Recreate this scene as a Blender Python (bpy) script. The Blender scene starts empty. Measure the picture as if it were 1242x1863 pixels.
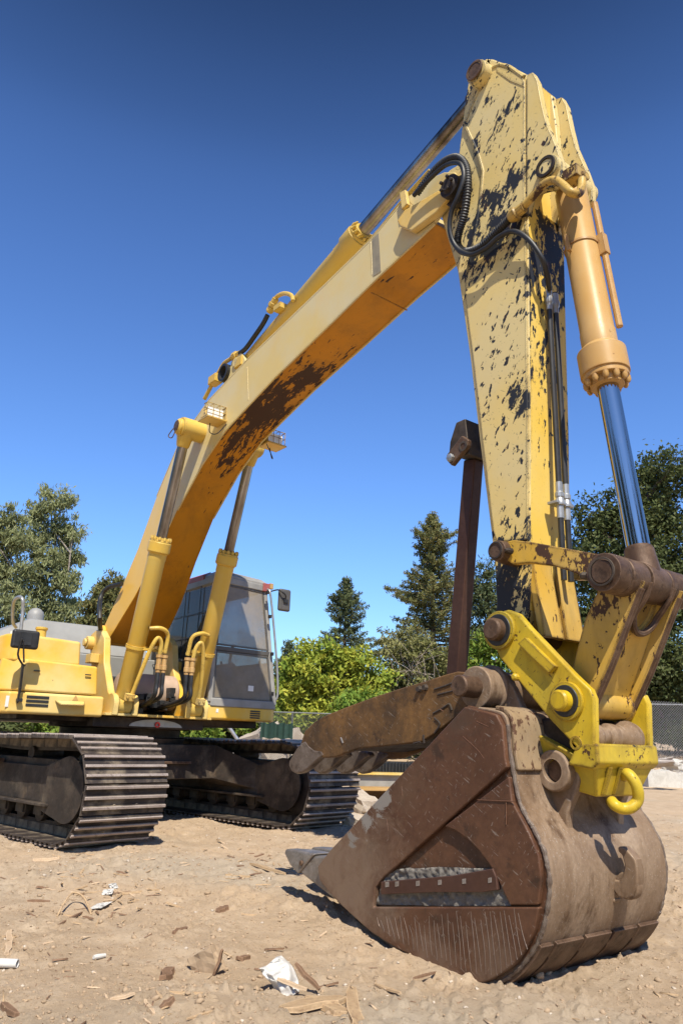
import bpy, bmesh, math, random
import numpy as np
from mathutils import Vector, Matrix
R = math.radians
random.seed(7); RNG = np.random.default_rng(11)
SC = bpy.context.scene
COL = SC.collection

# ------------------------------------------------------------------ camera
CX, CY, CZ = 8.560, -3.562, 0.902          # metres; the excavator's slew centre is the origin, x = its nose, y = its left
TH, PT, RO, FPX = R(37.726), R(16.829), R(1.926), 1372.05
C = Vector((CX, CY, CZ))
fw = Vector((-math.cos(TH)*math.cos(PT), math.sin(TH)*math.cos(PT), math.sin(PT)))
r0 = Vector((math.sin(TH), math.cos(TH), 0)); u0 = r0.cross(fw)
rt = r0*math.cos(RO)+u0*math.sin(RO); up = u0*math.cos(RO)-r0*math.sin(RO)
cd = bpy.data.cameras.new('camera'); cam = bpy.data.objects.new('camera', cd); COL.objects.link(cam)
cam.matrix_world = Matrix(((rt.x, up.x, -fw.x, CX), (rt.y, up.y, -fw.y, CY), (rt.z, up.z, -fw.z, CZ), (0, 0, 0, 1)))
cd.sensor_fit = 'VERTICAL'; cd.sensor_height = 36.0; cd.lens = 36.0*FPX/1863.0
cd.clip_start = 0.05; cd.clip_end = 3000
SC.camera = cam

# ------------------------------------------------------------------ light
SUN_EL, SUN_AZ = R(53), math.atan2(-0.28, 0.53)      # direction towards the sun
w = bpy.data.worlds.new("World"); SC.world = w; w.use_nodes = True
nt = w.node_tree
sky = nt.nodes.new('ShaderNodeTexSky'); sky.sky_type = 'NISHITA'; sky.sun_disc = False
sky.sun_elevation = SUN_EL; sky.sun_rotation = math.pi/2-SUN_AZ
sky.altitude = 600; sky.air_density = 1.0; sky.dust_density = 0.15; sky.ozone_density = 3.0
k1 = nt.nodes.new('ShaderNodeVectorMath'); k1.operation = 'SCALE'; k1.inputs['Scale'].default_value = 0.25
gm = nt.nodes.new('ShaderNodeGamma'); gm.inputs[1].default_value = 1.5
hs = nt.nodes.new('ShaderNodeHueSaturation'); hs.inputs['Saturation'].default_value = 1.01
k2 = nt.nodes.new('ShaderNodeVectorMath'); k2.operation = 'SCALE'; k2.inputs['Scale'].default_value = 4.0
bg = nt.nodes['Background']; bg.inputs[1].default_value = 0.092
nt.links.new(sky.outputs[0], k1.inputs[0]); nt.links.new(k1.outputs[0], gm.inputs[0]); nt.links.new(gm.outputs[0], hs.inputs['Color']); nt.links.new(hs.outputs[0], k2.inputs[0])
wc = nt.nodes.new('ShaderNodeTexCoord'); wx = nt.nodes.new('ShaderNodeSeparateXYZ'); wr = nt.nodes.new('ShaderNodeFloatCurve')   # height scaling: low band brightened, unseen overhead sky dimmed to deepen shadows
cv = wr.mapping.curves[0]; cv.points[0].location = (0, .27); cv.points[1].location = (1, .10)
for q in ((.08, .33), (.16, .43), (.30, .565), (.485, .66), (.60, .64), (.70, .46), (.78, .29), (.86, .14)): cv.points.new(*q)
wr.mapping.update(); k3 = nt.nodes.new('ShaderNodeVectorMath'); k3.operation = 'SCALE'; k4 = nt.nodes.new('ShaderNodeMath'); k4.operation = 'MULTIPLY'; k4.inputs[1].default_value = 3.0
nt.links.new(wc.outputs['Generated'], wx.inputs[0]); nt.links.new(wx.outputs['Z'], wr.inputs['Value']); nt.links.new(wr.outputs[0], k4.inputs[0]); nt.links.new(k4.outputs[0], k3.inputs['Scale'])
nt.links.new(k2.outputs[0], k3.inputs[0]); nt.links.new(k3.outputs[0], bg.inputs[0])
sd = bpy.data.lights.new('sun', 'SUN'); sd.energy = 5.0; sd.angle = R(0.5); sd.color = (1.0, 0.93, 0.79)
sun = bpy.data.objects.new('sun', sd); COL.objects.link(sun)
SD = Vector((math.cos(SUN_AZ)*math.cos(SUN_EL), math.sin(SUN_AZ)*math.cos(SUN_EL), math.sin(SUN_EL)))
sun.rotation_euler = SD.to_track_quat('Z', 'Y').to_euler(); sun.location = (0, 0, 30)
SC.view_settings.view_transform = 'Standard'; SC.view_settings.look = 'None'
SC.view_settings.exposure = 0.42; SC.view_settings.gamma = 1.0
SC.cycles.max_bounces = 6; SC.cycles.diffuse_bounces = 2; SC.cycles.transparent_max_bounces = 12

# ------------------------------------------------------------------ measuring helpers
def ray(u, v): return (fw + rt*((u-621)/FPX) - up*((v-931.5)/FPX))
def on(u, v, ax, val):
    d = ray(u, v); i = 'xyz'.index(ax); return C + d*((val-C[i])/d[i])
def Y(u, v, y): return on(u, v, 'y', y)
def X(u, v, x): return on(u, v, 'x', x)
def Z(u, v, z): return on(u, v, 'z', z)
def xz(u, v, y): p = Y(u, v, y); return (p.x, p.z)
def away(u, dist, z=0.0):
    d = ray(u, 1330); h = Vector((d.x, d.y, 0)).normalized(); return Vector((CX+h.x*dist, CY+h.y*dist, z))

# ------------------------------------------------------------------ mesh builder
def frame(d):
    d = d.normalized(); a = Vector((0, 0, 1)) if abs(d.z) < .9 else Vector((0, 1, 0))
    s = d.cross(a).normalized(); t = s.cross(d).normalized(); return s, t
def spline(pts, n=6):
    P = [Vector(p) for p in pts]
    if len(P) < 3: return P
    out = []
    Q = [P[0]*2-P[1]]+P+[P[-1]*2-P[-2]]
    for i in range(1, len(Q)-2):
        a, b, c, d = Q[i-1:i+3]
        for k in range(n):
            t = k/n
            out.append(.5*((2*b)+(c-a)*t+(2*a-5*b+4*c-d)*t*t+(3*b-a-3*c+d)*t**3))
    out.append(P[-1]); return out
class MB:
    def __init__(s): s.v = []; s.f = []; s.m = []; s.mi = 0
    def add(s, vs, fs):
        o = len(s.v); s.v += [tuple(p) for p in vs]
        for f in fs: s.f.append([o+i for i in f]); s.m.append(s.mi)
        return s
    def prism(s, poly, y0, y1):                 # poly of (x, z), extruded along y
        n = len(poly); vs = [(a, y0, b) for a, b in poly]+[(a, y1, b) for a, b in poly]
        return s.add(vs, [list(range(n)), list(range(2*n-1, n-1, -1))]+[[i, n+i, n+(i+1) % n, (i+1) % n] for i in range(n)])
    def extr(s, pts, vec):                      # any planar polygon extruded by vec
        n = len(pts); vec = Vector(vec); vs = [Vector(p) for p in pts]+[Vector(p)+vec for p in pts]
        return s.add(vs, [list(range(n)), list(range(2*n-1, n-1, -1))]+[[i, n+i, n+(i+1) % n, (i+1) % n] for i in range(n)])
    def box(s, x0, x1, y0, y1, z0, z1):
        return s.prism([(x0, z0), (x1, z0), (x1, z1), (x0, z1)], y0, y1)
    def bar(s, p, q, a, b, upv=None):           # box beam from p to q, a across, b high
        p = Vector(p); q = Vector(q); d = q-p
        if upv is None: sx, t = frame(d)
        else: t = Vector(upv); sx = d.cross(t).normalized(); t = sx.cross(d).normalized()
        return s.extr([p+sx*a/2+t*b/2, p-sx*a/2+t*b/2, p-sx*a/2-t*b/2, p+sx*a/2-t*b/2], d)
    def loft(s, rings, closed=True, caps=True):
        n = len(rings[0]); vs = [p for r in rings for p in r]; fs = []
        for i in range(len(rings)-1):
            for j in range(n if closed else n-1):
                k = (j+1) % n; fs.append([i*n+j, i*n+k, (i+1)*n+k, (i+1)*n+j])
        if caps and closed: fs += [list(range(n-1, -1, -1)), [(len(rings)-1)*n+j for j in range(n)]]
        return s.add(vs, fs)
    def lathe(s, p0, p1, prof, n=32, open0=False):
        p0 = Vector(p0); d = (Vector(p1)-p0).normalized(); a, b = frame(d)
        rings = [[p0+d*t+(a*math.cos(6.283185*k/n)+b*math.sin(6.283185*k/n))*max(r, 1e-4) for k in range(n)] for t, r in prof]
        return s.loft(rings)
    def cyl(s, p0, p1, r, n=28): return s.lathe(p0, p1, [(0, r), ((Vector(p1)-Vector(p0)).length, r)], n)
    def ring(s, p0, p1, ro, ri, n=32):
        L = (Vector(p1)-Vector(p0)).length
        p0 = Vector(p0); d = (Vector(p1)-p0).normalized(); a, b = frame(d)
        rg = [[p0+d*t+(a*math.cos(6.283185*k/n)+b*math.sin(6.283185*k/n))*r for k in range(n)] for t, r in [(0, ri), (0, ro), (L, ro), (L, ri), (0, ri)]]
        return s.loft(rg, caps=False)
    def tube(s, pts, r, n=12, smooth=6):
        P = spline(pts, smooth) if smooth else [Vector(p) for p in pts]
        a, b = frame(P[1]-P[0]); rings = []
        for i, p in enumerate(P):
            d = (P[min(i+1, len(P)-1)]-P[max(i-1, 0)]).normalized()
            a = (a-d*a.dot(d)).normalized(); b = d.cross(a)
            rr = r(i/(len(P)-1)) if callable(r) else r
            rings.append([p+(a*math.cos(6.283185*k/n)+b*math.sin(6.283185*k/n))*rr for k in range(n)])
        return s.loft(rings)
    def build(s, name, mat, parent=None, bevel=0.0, seg=2, ang=35):
        me = bpy.data.meshes.new(name); me.from_pydata(s.v, [], s.f)
        for mt in (mat if isinstance(mat, (list, tuple)) else [mat]): me.materials.append(mt)
        bm = bmesh.new(); bm.from_mesh(me); bmesh.ops.recalc_face_normals(bm, faces=bm.faces); bm.to_mesh(me); bm.free()
        me.polygons.foreach_set('material_index', s.m)
        me.polygons.foreach_set('use_smooth', [True]*len(me.polygons)); me.set_sharp_from_angle(angle=R(ang))
        o = bpy.data.objects.new(name, me); COL.objects.link(o)
        if parent: o.parent = parent
        if bevel:
            b = o.modifiers.new('bevel', 'BEVEL'); b.width = bevel; b.segments = seg; b.limit_method = 'ANGLE'; b.angle_limit = R(40); b.harden_normals = True
        return o
def tag(o, label=None, cat=None, group=None, kind=None):
    if label: o['label'] = label
    if cat: o['category'] = cat
    if group: o['group'] = group
    if kind: o['kind'] = kind
    return o
def empty(name, loc, label, cat, group=None):
    o = bpy.data.objects.new(name, None); COL.objects.link(o); o.location = loc; o.empty_display_size = .2
    return tag(o, label, cat, group)
def mesh_np(name, V, F, mat, parent=None, smooth=False):
    me = bpy.data.meshes.new(name); n = len(V); k = F.shape[1]
    me.vertices.add(n); me.vertices.foreach_set('co', np.asarray(V, np.float32).ravel())
    me.loops.add(F.size); me.loops.foreach_set('vertex_index', F.astype(np.int32).ravel())
    me.polygons.add(len(F)); me.polygons.foreach_set('loop_start', np.arange(0, F.size, k, dtype=np.int32))
    me.update(calc_edges=True); me.validate()
    if smooth: me.polygons.foreach_set('use_smooth', [True]*len(F))
    me.materials.append(mat); o = bpy.data.objects.new(name, me); COL.objects.link(o)
    if parent: o.parent = parent
    return o

# ------------------------------------------------------------------ materials
class NT:
    def __init__(s, name):
        s.mat = bpy.data.materials.new(name); s.mat.use_nodes = True; s.t = s.mat.node_tree
        s.b = s.t.nodes['Principled BSDF']; s.out = s.t.nodes['Material Output']
        s.tc = s.t.nodes.new('ShaderNodeTexCoord')
    def n(s, k, **kw):
        x = s.t.nodes.new(k)
        for a, b in kw.items(): setattr(x, a, b)
        return x
    def l(s, a, b): s.t.links.new(a, b)
    def put(s, sock, v):
        if hasattr(v, 'is_output') or isinstance(v, bpy.types.NodeSocket): s.l(v, sock)
        else: sock.default_value = v
    def coords(s, rot=(0, 0, 0), scale=(1, 1, 1), loc=(0, 0, 0)):
        m = s.n('ShaderNodeMapping'); s.l(s.tc.outputs['Object'], m.inputs[0])
        m.inputs['Rotation'].default_value = rot; m.inputs['Scale'].default_value = scale; m.inputs['Location'].default_value = loc
        return m.outputs[0]
    def stroke(s, rot, scale):
        a = s.coords(rot=rot); m = s.n('ShaderNodeMapping'); s.l(a, m.inputs[0]); m.inputs['Scale'].default_value = scale; return m.outputs[0]
    def noise(s, scale, detail=6, rough=.6, dist=0, co=None):
        x = s.n('ShaderNodeTexNoise'); s.l(co or s.tc.outputs['Object'], x.inputs['Vector'])
        x.inputs['Scale'].default_value = scale; x.inputs['Detail'].default_value = detail
        x.inputs['Roughness'].default_value = rough; x.inputs['Distortion'].default_value = dist
        return x.outputs[0]
    def rng(s, v, a, b, c=0., d=1.):
        x = s.n('ShaderNodeMapRange'); x.inputs[1].default_value = a; x.inputs[2].default_value = b
        x.inputs[3].default_value = c; x.inputs[4].default_value = d; s.l(v, x.inputs[0]); return x.outputs[0]
    def math(s, op, a, b=0., c=None):
        x = s.n('ShaderNodeMath', operation=op); s.put(x.inputs[0], a); s.put(x.inputs[1], b)
        if c is not None: s.put(x.inputs[2], c)
        return x.outputs[0]
    def mix(s, f, a, b):
        x = s.n('ShaderNodeMix', data_type='RGBA'); s.put(x.inputs[0], f)
        for i, q in ((6, a), (7, b)): s.put(x.inputs[i], q if not isinstance(q, tuple) else (*q, 1)[:4])
        return x.outputs[2]
    def spot(s, c, r, amt):                       # soft round patch: extra wear, boom foot tint, painted shade at the arm tip
        x = s.n('ShaderNodeVectorMath', operation='DISTANCE'); s.l(s.tc.outputs['Object'], x.inputs[0]); x.inputs[1].default_value = c
        return s.rng(x.outputs['Value'], 0, r, amt, 0)
    def bump(s, h, strength=.3, dist=.01, prev=None):
        x = s.n('ShaderNodeBump'); x.inputs['Strength'].default_value = strength; x.inputs['Distance'].default_value = dist
        s.l(h, x.inputs['Height'])
        if prev: s.l(prev, x.inputs['Normal'])
        return x.outputs[0]
    def edge(s, rad=.024):
        bv = s.n('ShaderNodeBevel', samples=3); bv.inputs['Radius'].default_value = rad
        g = s.n('ShaderNodeNewGeometry'); d = s.n('ShaderNodeVectorMath', operation='DOT_PRODUCT')
        s.l(bv.outputs[0], d.inputs[0]); s.l(g.outputs['Normal'], d.inputs[1]); return s.math('SUBTRACT', 1., d.outputs['Value'])
    def fin(s, col, rough, metal=0., nrm=None, spec=.5):
        s.put(s.b.inputs['Base Color'], (*col, 1)[:4] if isinstance(col, tuple) else col); s.put(s.b.inputs['Roughness'], rough); s.put(s.b.inputs['Metallic'], metal)
        s.b.inputs['Specular IOR Level'].default_value = spec
        if nrm is not None: s.l(nrm, s.b.inputs['Normal'])
        return s.mat

def paint(name, base, fade=None, chip=.0, cscale=7., dark=(.022, .024, .03), rust=(.09, .04, .018), spots=(), stretch=(1, 1, 1), rot=(0, 0, 0),
          rough=.42, dust=.18, dustcol=(.42, .33, .22), rustmix=.3, edge=.6, grime=.0, scr=0.0, fleck=0., keep=None, spec=.28):
    m = NT(name)
    fade = fade or tuple(min(1, .55*c+.20) for c in base)
    ff = m.rng(m.noise(1.7, 5, .6), .38, .66)
    if keep: ff = m.math('SUBTRACT', ff, m.spot(*keep[0])); col = m.mix(m.math('MULTIPLY', m.math('MINIMUM', m.math('MAXIMUM', m.math('ADD', m.spot(*keep[0]), m.math('MULTIPLY', m.math('SUBTRACT', m.noise(3, 5), .5), .8)), 0.), 1.), 1.), m.mix(m.rng(m.noise(1.7, 5, .6), .38, .66), base, fade), keep[1])
    else: col = m.mix(ff, base, fade)
    col = m.mix(m.math('MULTIPLY', m.rng(m.noise(2.6, 8, .7), .42, .75), dust), col, dustcol)
    fine = m.rng(m.noise(60, 3, .6), .3, .7, -.04, .04)
    co = m.stroke(rot, stretch)
    v = m.noise(cscale, 10, .62, .25, co)
    v = m.math('ADD', v, m.math('MULTIPLY', m.math('SUBTRACT', m.noise(cscale*.22, 4, .6), .5), .42))
    v = m.math('ADD', v, m.math('MULTIPLY', m.math('SUBTRACT', m.noise(cscale*5, 6, .7, .4, co), .5), .50))
    for sp in spots: v = m.math('ADD', v, m.spot(*sp))
    if edge: v = m.math('ADD', v, m.math('MULTIPLY', m.edge(), edge*2.2))
    thr = .76-chip
    mask = m.rng(v, thr, thr+.012)
    if fleck:
        fv = m.math('ADD', m.noise(cscale*3.6, 5, .6, .2, co), m.math('MULTIPLY', m.math('SUBTRACT', m.noise(1.6, 4, .6), .5), .30))
        for sp in spots: fv = m.math('ADD', fv, m.math('MULTIPLY', m.spot(*sp), .45))
        mask = m.math('MAXIMUM', mask, m.rng(fv, .735-fleck, .75-fleck))
    if scr:
        c2 = m.stroke((.2, .9, .3), (110, 110, 5)); c3 = m.stroke((-.3, -.7, .4), (130, 130, 6))
        sc = m.math('MAXIMUM', m.rng(m.noise(1, 2, .5, 0, c2), .70, .72), m.rng(m.noise(1, 2, .5, 0, c3), .71, .73))
        sc = m.math('MULTIPLY', sc, m.rng(m.noise(1.4, 3, .5), .45, .6))
        mask = m.math('MAXIMUM', mask, m.math('MULTIPLY', sc, scr))
    halo = m.rng(v, thr-.05, thr)
    col = m.mix(m.math('MULTIPLY', halo, .25), col, tuple(.6*c for c in base))
    dk = m.mix(m.rng(m.noise(9, 6, .7), .62-rustmix*.5, .72-rustmix*.5), dark, rust)
    col = m.mix(mask, col, dk)
    if grime:
        g = m.rng(m.noise(3.3, 8, .7, .3, m.coords(scale=(1, 1, .45))), .44, .68)
        col = m.mix(m.math('MULTIPLY', g, grime), col, (.05, .033, .018))
    ro = m.math('ADD', m.math('MULTIPLY', mask, .16), m.math('ADD', rough, fine))
    nb = m.bump(m.math('SUBTRACT', 1., mask), .5, .0016); nb = m.bump(m.noise(18, 4, .6), .10, .004, nb)
    return m.fin(col, ro, 0., nb, spec)

def steel(name, base, alt, alt2=None, rough=.55, metal=.3, scale=5., bumpy=.35, grit=.0, stretch=(1, 1, 1), scratch=0., spec=.25, mud=(), worn=()):
    m = NT(name); co = m.coords(scale=stretch)
    col = m.mix(m.rng(m.noise(scale, 9, .68, .4, co), .40, .64), base, alt)
    if alt2: col = m.mix(m.rng(m.noise(scale*2.3, 8, .7, .2, co), .55, .68), col, alt2)
    col = m.mix(m.rng(m.noise(scale*14, 4, .6), .35, .72, 0, .35), col, tuple(c*.5 for c in base))
    if scratch:
        c2 = m.stroke((.2, 1.05, .2), (110, 110, 4)); c3 = m.stroke((-.2, -.6, .3), (140, 140, 5))
        sc = m.math('MAXIMUM', m.rng(m.noise(1, 2, .5, 0, c2), .67, .71), m.rng(m.noise(1, 2, .5, 0, c3), .68, .72))
        col = m.mix(m.math('MULTIPLY', sc, scratch), col, (.40, .36, .32))
    for sp, cl in list(worn)+list(mud):
        k = m.math('ADD', m.spot(*sp), m.math('MULTIPLY', m.math('SUBTRACT', m.noise(7, 8, .75, .6), .5), 1.6)); hard = (sp, cl) in list(mud)
        col = m.mix(m.rng(k, .5 if hard else .3, .56 if hard else .9, 0, 1. if hard else .85), col, cl)
    e = m.edge(.01); col = m.mix(m.rng(e, .02, .25, 0, .5), col, tuple(min(1, c*1.8+.03) for c in alt))
    if grit: col = m.mix(m.rng(m.noise(3.1, 6, .65), .5, .62, 0, grit), col, (.30, .24, .17))
    nb = m.bump(m.noise(26, 6, .7), bumpy, .006)
    return m.fin(col, m.rng(m.noise(8, 5), .3, .7, rough-.12, rough+.15), metal, nb, spec)
def plain(name, col, rough=.5, metal=0., var=.25, bump=.1, scale=12.):
    m = NT(name); c = m.mix(m.rng(m.noise(scale, 6, .6), .3, .7), tuple(x*(1-var) for x in col), tuple(min(1, x*(1+var)) for x in col))
    return m.fin(c, m.rng(m.noise(scale*2, 4), .3, .7, rough*.85, min(1, rough*1.15)), metal, m.bump(m.noise(scale*4, 4), bump, .003))
def concrete(name, a, b): return steel(name, a, b, None, .9, 0., 4., .5)

YEL = (.78, .46, .05); FADE = (.72, .53, .20)
M = {}
ARMSP = [((5.78, -.2, 4.12), .50, .20), ((5.5, -.2, 4.45), .34, .18), ((5.98, -.2, 4.5), .22, .22), ((5.84, -.2, 2.10), .22, .26), ((5.80, -.2, 1.74), .36, .46), ((5.48, -.2, 5.5), .2, .22), ((5.9, -.2, 2.92), .16, .17), ((5.95, -.2, 2.55), .20, .13), ((5.7, -.2, 3.45), .2, .12), ((6.0, -.2, 3.62), .2, .10), ((5.75, -.2, 4.95), .16, .09), ((6.1, -.2, 4.75), .16, .15), ((5.66, -.2, 3.0), .15, .12)]  # patch below the idler link mixes chips with the link's painted-in shade
FRSP = [((6.05, -.15, 3.75), .5, .24), ((6.05, -.1, 3.1), .45, .22), ((6.05, .1, 2.6), .4, .15), ((6.05, .12, 4.1), .5, .25), ((6.05, -.15, 2.15), .3, .12), ((6.0, .1, 1.6), .5, .2)]
M['arm'] = paint('arm_paint', (.70, .52, .18), (.66, .53, .25), chip=.092, cscale=6, stretch=(1.2, 1, .6), rot=(0, R(-30), 0), rustmix=.05, scr=1., spots=[(c_, r_, a_*.8) for c_, r_, a_ in ARMSP], fleck=.11, dust=.12)
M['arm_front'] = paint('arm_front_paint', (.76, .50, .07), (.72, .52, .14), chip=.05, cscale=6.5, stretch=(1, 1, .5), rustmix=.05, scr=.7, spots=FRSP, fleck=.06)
M['boom'] = paint('boom_paint', (.68, .52, .19), (.64, .54, .30), keep=(((-.2, -.3, 1.9), 2.6, 1.5), (.72, .43, .06)), chip=-.12, cscale=5, rustmix=.75, rust=(.05, .022, .012), dark=(.035, .018, .012), edge=.25, dust=.10, rough=.38)  # yellower towards the boom foot
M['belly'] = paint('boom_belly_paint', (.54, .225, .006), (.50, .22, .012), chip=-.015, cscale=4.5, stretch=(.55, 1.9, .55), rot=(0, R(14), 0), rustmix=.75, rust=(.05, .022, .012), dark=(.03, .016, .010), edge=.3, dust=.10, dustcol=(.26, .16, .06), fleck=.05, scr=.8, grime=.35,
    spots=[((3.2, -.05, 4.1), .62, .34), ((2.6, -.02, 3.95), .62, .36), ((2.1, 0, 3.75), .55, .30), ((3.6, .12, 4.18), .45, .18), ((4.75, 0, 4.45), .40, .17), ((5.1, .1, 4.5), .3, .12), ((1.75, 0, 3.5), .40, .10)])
M['yellow'] = paint('machine_paint', (.74, .43, .045), (.72, .55, .22), chip=-.07, cscale=8, rough=.36, dust=.22, fleck=-.02)
M['yellow_cyl'] = paint('cylinder_paint', (.66, .41, .055), (.62, .44, .11), chip=-.055, cscale=9, rough=.36, dust=.15, fleck=.0)
M['orange_cyl'] = paint('bucket_cylinder_paint', (.47, .265, .075), (.50, .32, .13), chip=-.01, cscale=8, rough=.40, rustmix=.9, rust=(.25, .12, .05), dust=.2, fleck=.02)
M['coupler'] = paint('coupler_paint', (.62, .415, .016), (.50, .38, .035), chip=-.02, cscale=8, rough=.38, dust=.18, rustmix=.5, dustcol=(.30, .25, .12), edge=1.1, grime=.5, fleck=.03, scr=.8, spots=[((6.33, -.3, .86), .16, .13), ((5.84, -.3, 1.5), .17, .22), ((6.2, -.3, 1.15), .16, .24), ((6.36, 0, .84), .12, .22), ((6.0, -.3, 1.2), .10, .2), ((6.36, .1, .9), .12, .24), ((6.42, 0, .62), .12, .24)])
M['link'] = paint('link_paint', (.60, .36, .045), (.56, .38, .11), chip=.09, cscale=8, rust=(.07, .035, .02), dark=(.05, .03, .02), rustmix=.8, edge=1.1, spots=[((6.45, -.2, 1.6), .35, .16), ((6.1, -.3, 1.9), .35, .10), ((6.35, -.2, 1.35), .3, .08)], grime=.35, fleck=.075, stretch=(1, 1, .6))
M['bucket'] = steel('bucket_side_steel', (.080, .035, .019), (.125, .058, .031), (.046, .024, .015), .46, .0, 2.8, .22, scratch=.32, spec=.3, worn=[(((4.75, -.5, .15), .95, 1.0), (.19, .13, .09)), (((5.3, -.5, .65), .4, .7), (.13, .075, .045)), (((5.5, -.5, -.2), .42, .85), (.17, .11, .075)), (((5.9, -.5, -.1), .35, .8), (.16, .105, .07)), (((5.7, -.5, 1.05), .3, .7), (.07, .045, .03))], mud=[(((5.10, -.53, .60), .20, .95), (.22, .20, .18)), (((4.98, -.53, .46), .16, .9), (.22, .20, .18)), (((4.85, -.53, .36), .14, .8), (.20, .18, .16))])
M['bucket_low'] = steel('bucket_lower_steel', (.10, .052, .032), (.15, .085, .055), (.065, .034, .02), .5, .1, 4, .25, scratch=.12, spec=.3)
M['bead'] = steel('weld_bead', (.11, .075, .055), (.17, .125, .10), (.07, .045, .032), .45, .4, 14, .3)
M['rim'] = steel('worn_rim', (.12, .085, .065), (.22, .18, .15), (.085, .055, .04), .5, .3, 16, .9)
M['bucket_back'] = steel('bucket_shell_steel', (.20, .13, .08), (.34, .25, .175), (.10, .058, .033), .60, .1, 3.4, .35, stretch=(1, 1, .4), scratch=.5)
M['bucket_pale'] = paint('bucket_worn_paint', (.33, .215, .105), (.27, .205, .135), chip=.13, cscale=9, dark=(.10, .062, .04), rust=(.10, .05, .03), rustmix=.6, rough=.6, fleck=.16, grime=.4, stretch=(1.4, 1, .6))
M['worn'] = steel('worn_steel', (.20, .175, .155), (.34, .31, .29), (.12, .085, .06), .42, .5, 6, .3, scratch=.5)
M['pin'] = steel('pin_steel', (.080, .046, .029), (.17, .108, .072), (.038, .024, .017), .52, .25, 7, .5)
M['tine'] = steel('tine_steel', (.15, .115, .092), (.24, .195, .165), (.08, .055, .04), .5, .35, 7, .4, scratch=.4)
M['thumb'] = steel('thumb_steel', (.080, .048, .026), (.22, .115, .040), (.045, .028, .019), .6, .15, 3.0, .5, scratch=.3)
M['strut'] = steel('strut_steel', (.072, .036, .028), (.10, .052, .038), None, .42, .3, 3, .12)
M['dark'] = steel('dark_steel', (.024, .019, .017), (.055, .04, .032), None, .6, .2, 5, .3, grit=.15, spec=.3)
M['track'] = steel('track_steel', (.042, .033, .029), (.085, .066, .056), (.03, .023, .019), .6, .2, 6, .3, grit=.6, spec=.3)
M['grouser'] = steel('polished_grouser', (.30, .245, .215), (.42, .355, .315), (.16, .12, .10), .45, .15, 7, .2)
M['frame'] = steel('frame_steel', (.030, .024, .02), (.075, .056, .043), (.13, .09, .06), .7, .1, 2.6, .3, grit=.18, spec=.3)
M['black'] = plain('black_rubber', (.018, .018, .019), .5, 0, .3)
M['blackm'] = plain('black_metal', (.03, .031, .033), .45, .2, .3)
M['grey'] = plain('cab_grey', (.27, .26, .24), .5, 0, .2, scale=5)
M['greyd'] = plain('cab_dark_grey', (.085, .08, .075), .5, 0, .25, scale=5)
M['hood'] = plain('hood_grey', (.27, .27, .265), .5, 0, .12, scale=3)
M['red'] = plain('faded_red_trim', (.34, .09, .085), .55, 0, .25, scale=6)
M['redp'] = plain('red_paint', (.6, .05, .04), .5)
M['pink'] = plain('dusty_tank', (.42, .30, .22), .6, 0, .2, scale=4)
M['white'] = plain('white_lens', (.8, .8, .78), .25, 0, .05)
M['decal'] = plain('pale_decal', (.72, .70, .66), .5, 0, .08)
M['gasket'] = steel('caked_mud', (.15, .135, .118), (.22, .20, .175), (.10, .09, .08), .95, 0, 22, .8)
M['strip'] = plain('bare_weld_strip', (.27, .23, .15), .5)
M['conc'] = concrete('pale_concrete', (.50, .47, .42), (.64, .62, .57))
M['slab'] = concrete('broken_slab', (.36, .31, .28), (.44, .40, .36))
M['galvd'] = plain('old_fence_steel', (.16, .165, .165), .6, .4, .2)
M['galv'] = plain('galvanised_steel', (.36, .37, .38), .45, .6, .15)
m = NT('chrome'); M['chrome'] = m.fin((.40, .37, .34), m.rng(m.noise(14, 4), .3, .7, .05, .11), 1.0)
m = NT('chrome_dull'); M['chrome2'] = m.fin(m.mix(m.rng(m.noise(3, 6, .6, 0, m.coords(scale=(1, 1, .2))), .4, .65), (.40, .37, .34), (.10, .08, .07)), .28, 1.0)
def glass(name, dust, tint):
    m = NT(name); t = m.t
    tr = m.n('ShaderNodeBsdfTransparent'); tr.inputs[0].default_value = (*tint, 1)
    gl = m.n('ShaderNodeBsdfGlossy'); gl.inputs['Roughness'].default_value = .04
    df = m.n('ShaderNodeBsdfDiffuse'); df.inputs[0].default_value = (.34, .285, .215, 1)
    a = m.n('ShaderNodeMixShader'); lw = m.n('ShaderNodeFresnel'); lw.inputs[0].default_value = 1.5
    m.l(lw.outputs[0], a.inputs[0]); m.l(tr.outputs[0], a.inputs[1]); m.l(gl.outputs[0], a.inputs[2])
    b = m.n('ShaderNodeMixShader'); m.l(m.rng(m.noise(2.5, 8, .7), .3, .7, dust*.7, dust*1.2), b.inputs[0])
    m.l(a.outputs[0], b.inputs[1]); m.l(df.outputs[0], b.inputs[2]); m.l(b.outputs[0], m.out.inputs['Surface'])
    return m.mat
M['glass'] = glass('dusty_glass', .62, (.75, .80, .82)); M['glass2'] = glass('side_glass', .16, (.8, .85, .88))
def leafmat(name, a, b, c):
    m = NT(name); col = m.mix(m.rng(m.noise(.55, 4, .6), .38, .62), a, b); col = m.mix(m.rng(m.noise(5, 3, .6), .52, .7), col, c)
    df = m.n('ShaderNodeBsdfPrincipled'); m.l(col, df.inputs['Base Color']); df.inputs['Roughness'].default_value = .65; df.inputs['Specular IOR Level'].default_value = .15
    tl = m.n('ShaderNodeBsdfTranslucent'); m.l(col, tl.inputs[0]); x = m.n('ShaderNodeMixShader'); x.inputs[0].default_value = .28
    m.l(df.outputs[0], x.inputs[1]); m.l(tl.outputs[0], x.inputs[2]); m.l(x.outputs[0], m.out.inputs['Surface']); return m.mat
M['bark'] = plain('bark', (.12, .085, .06), .9, 0, .4); M['barkp'] = plain('pale_bark', (.30, .25, .20), .9, 0, .3)

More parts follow.
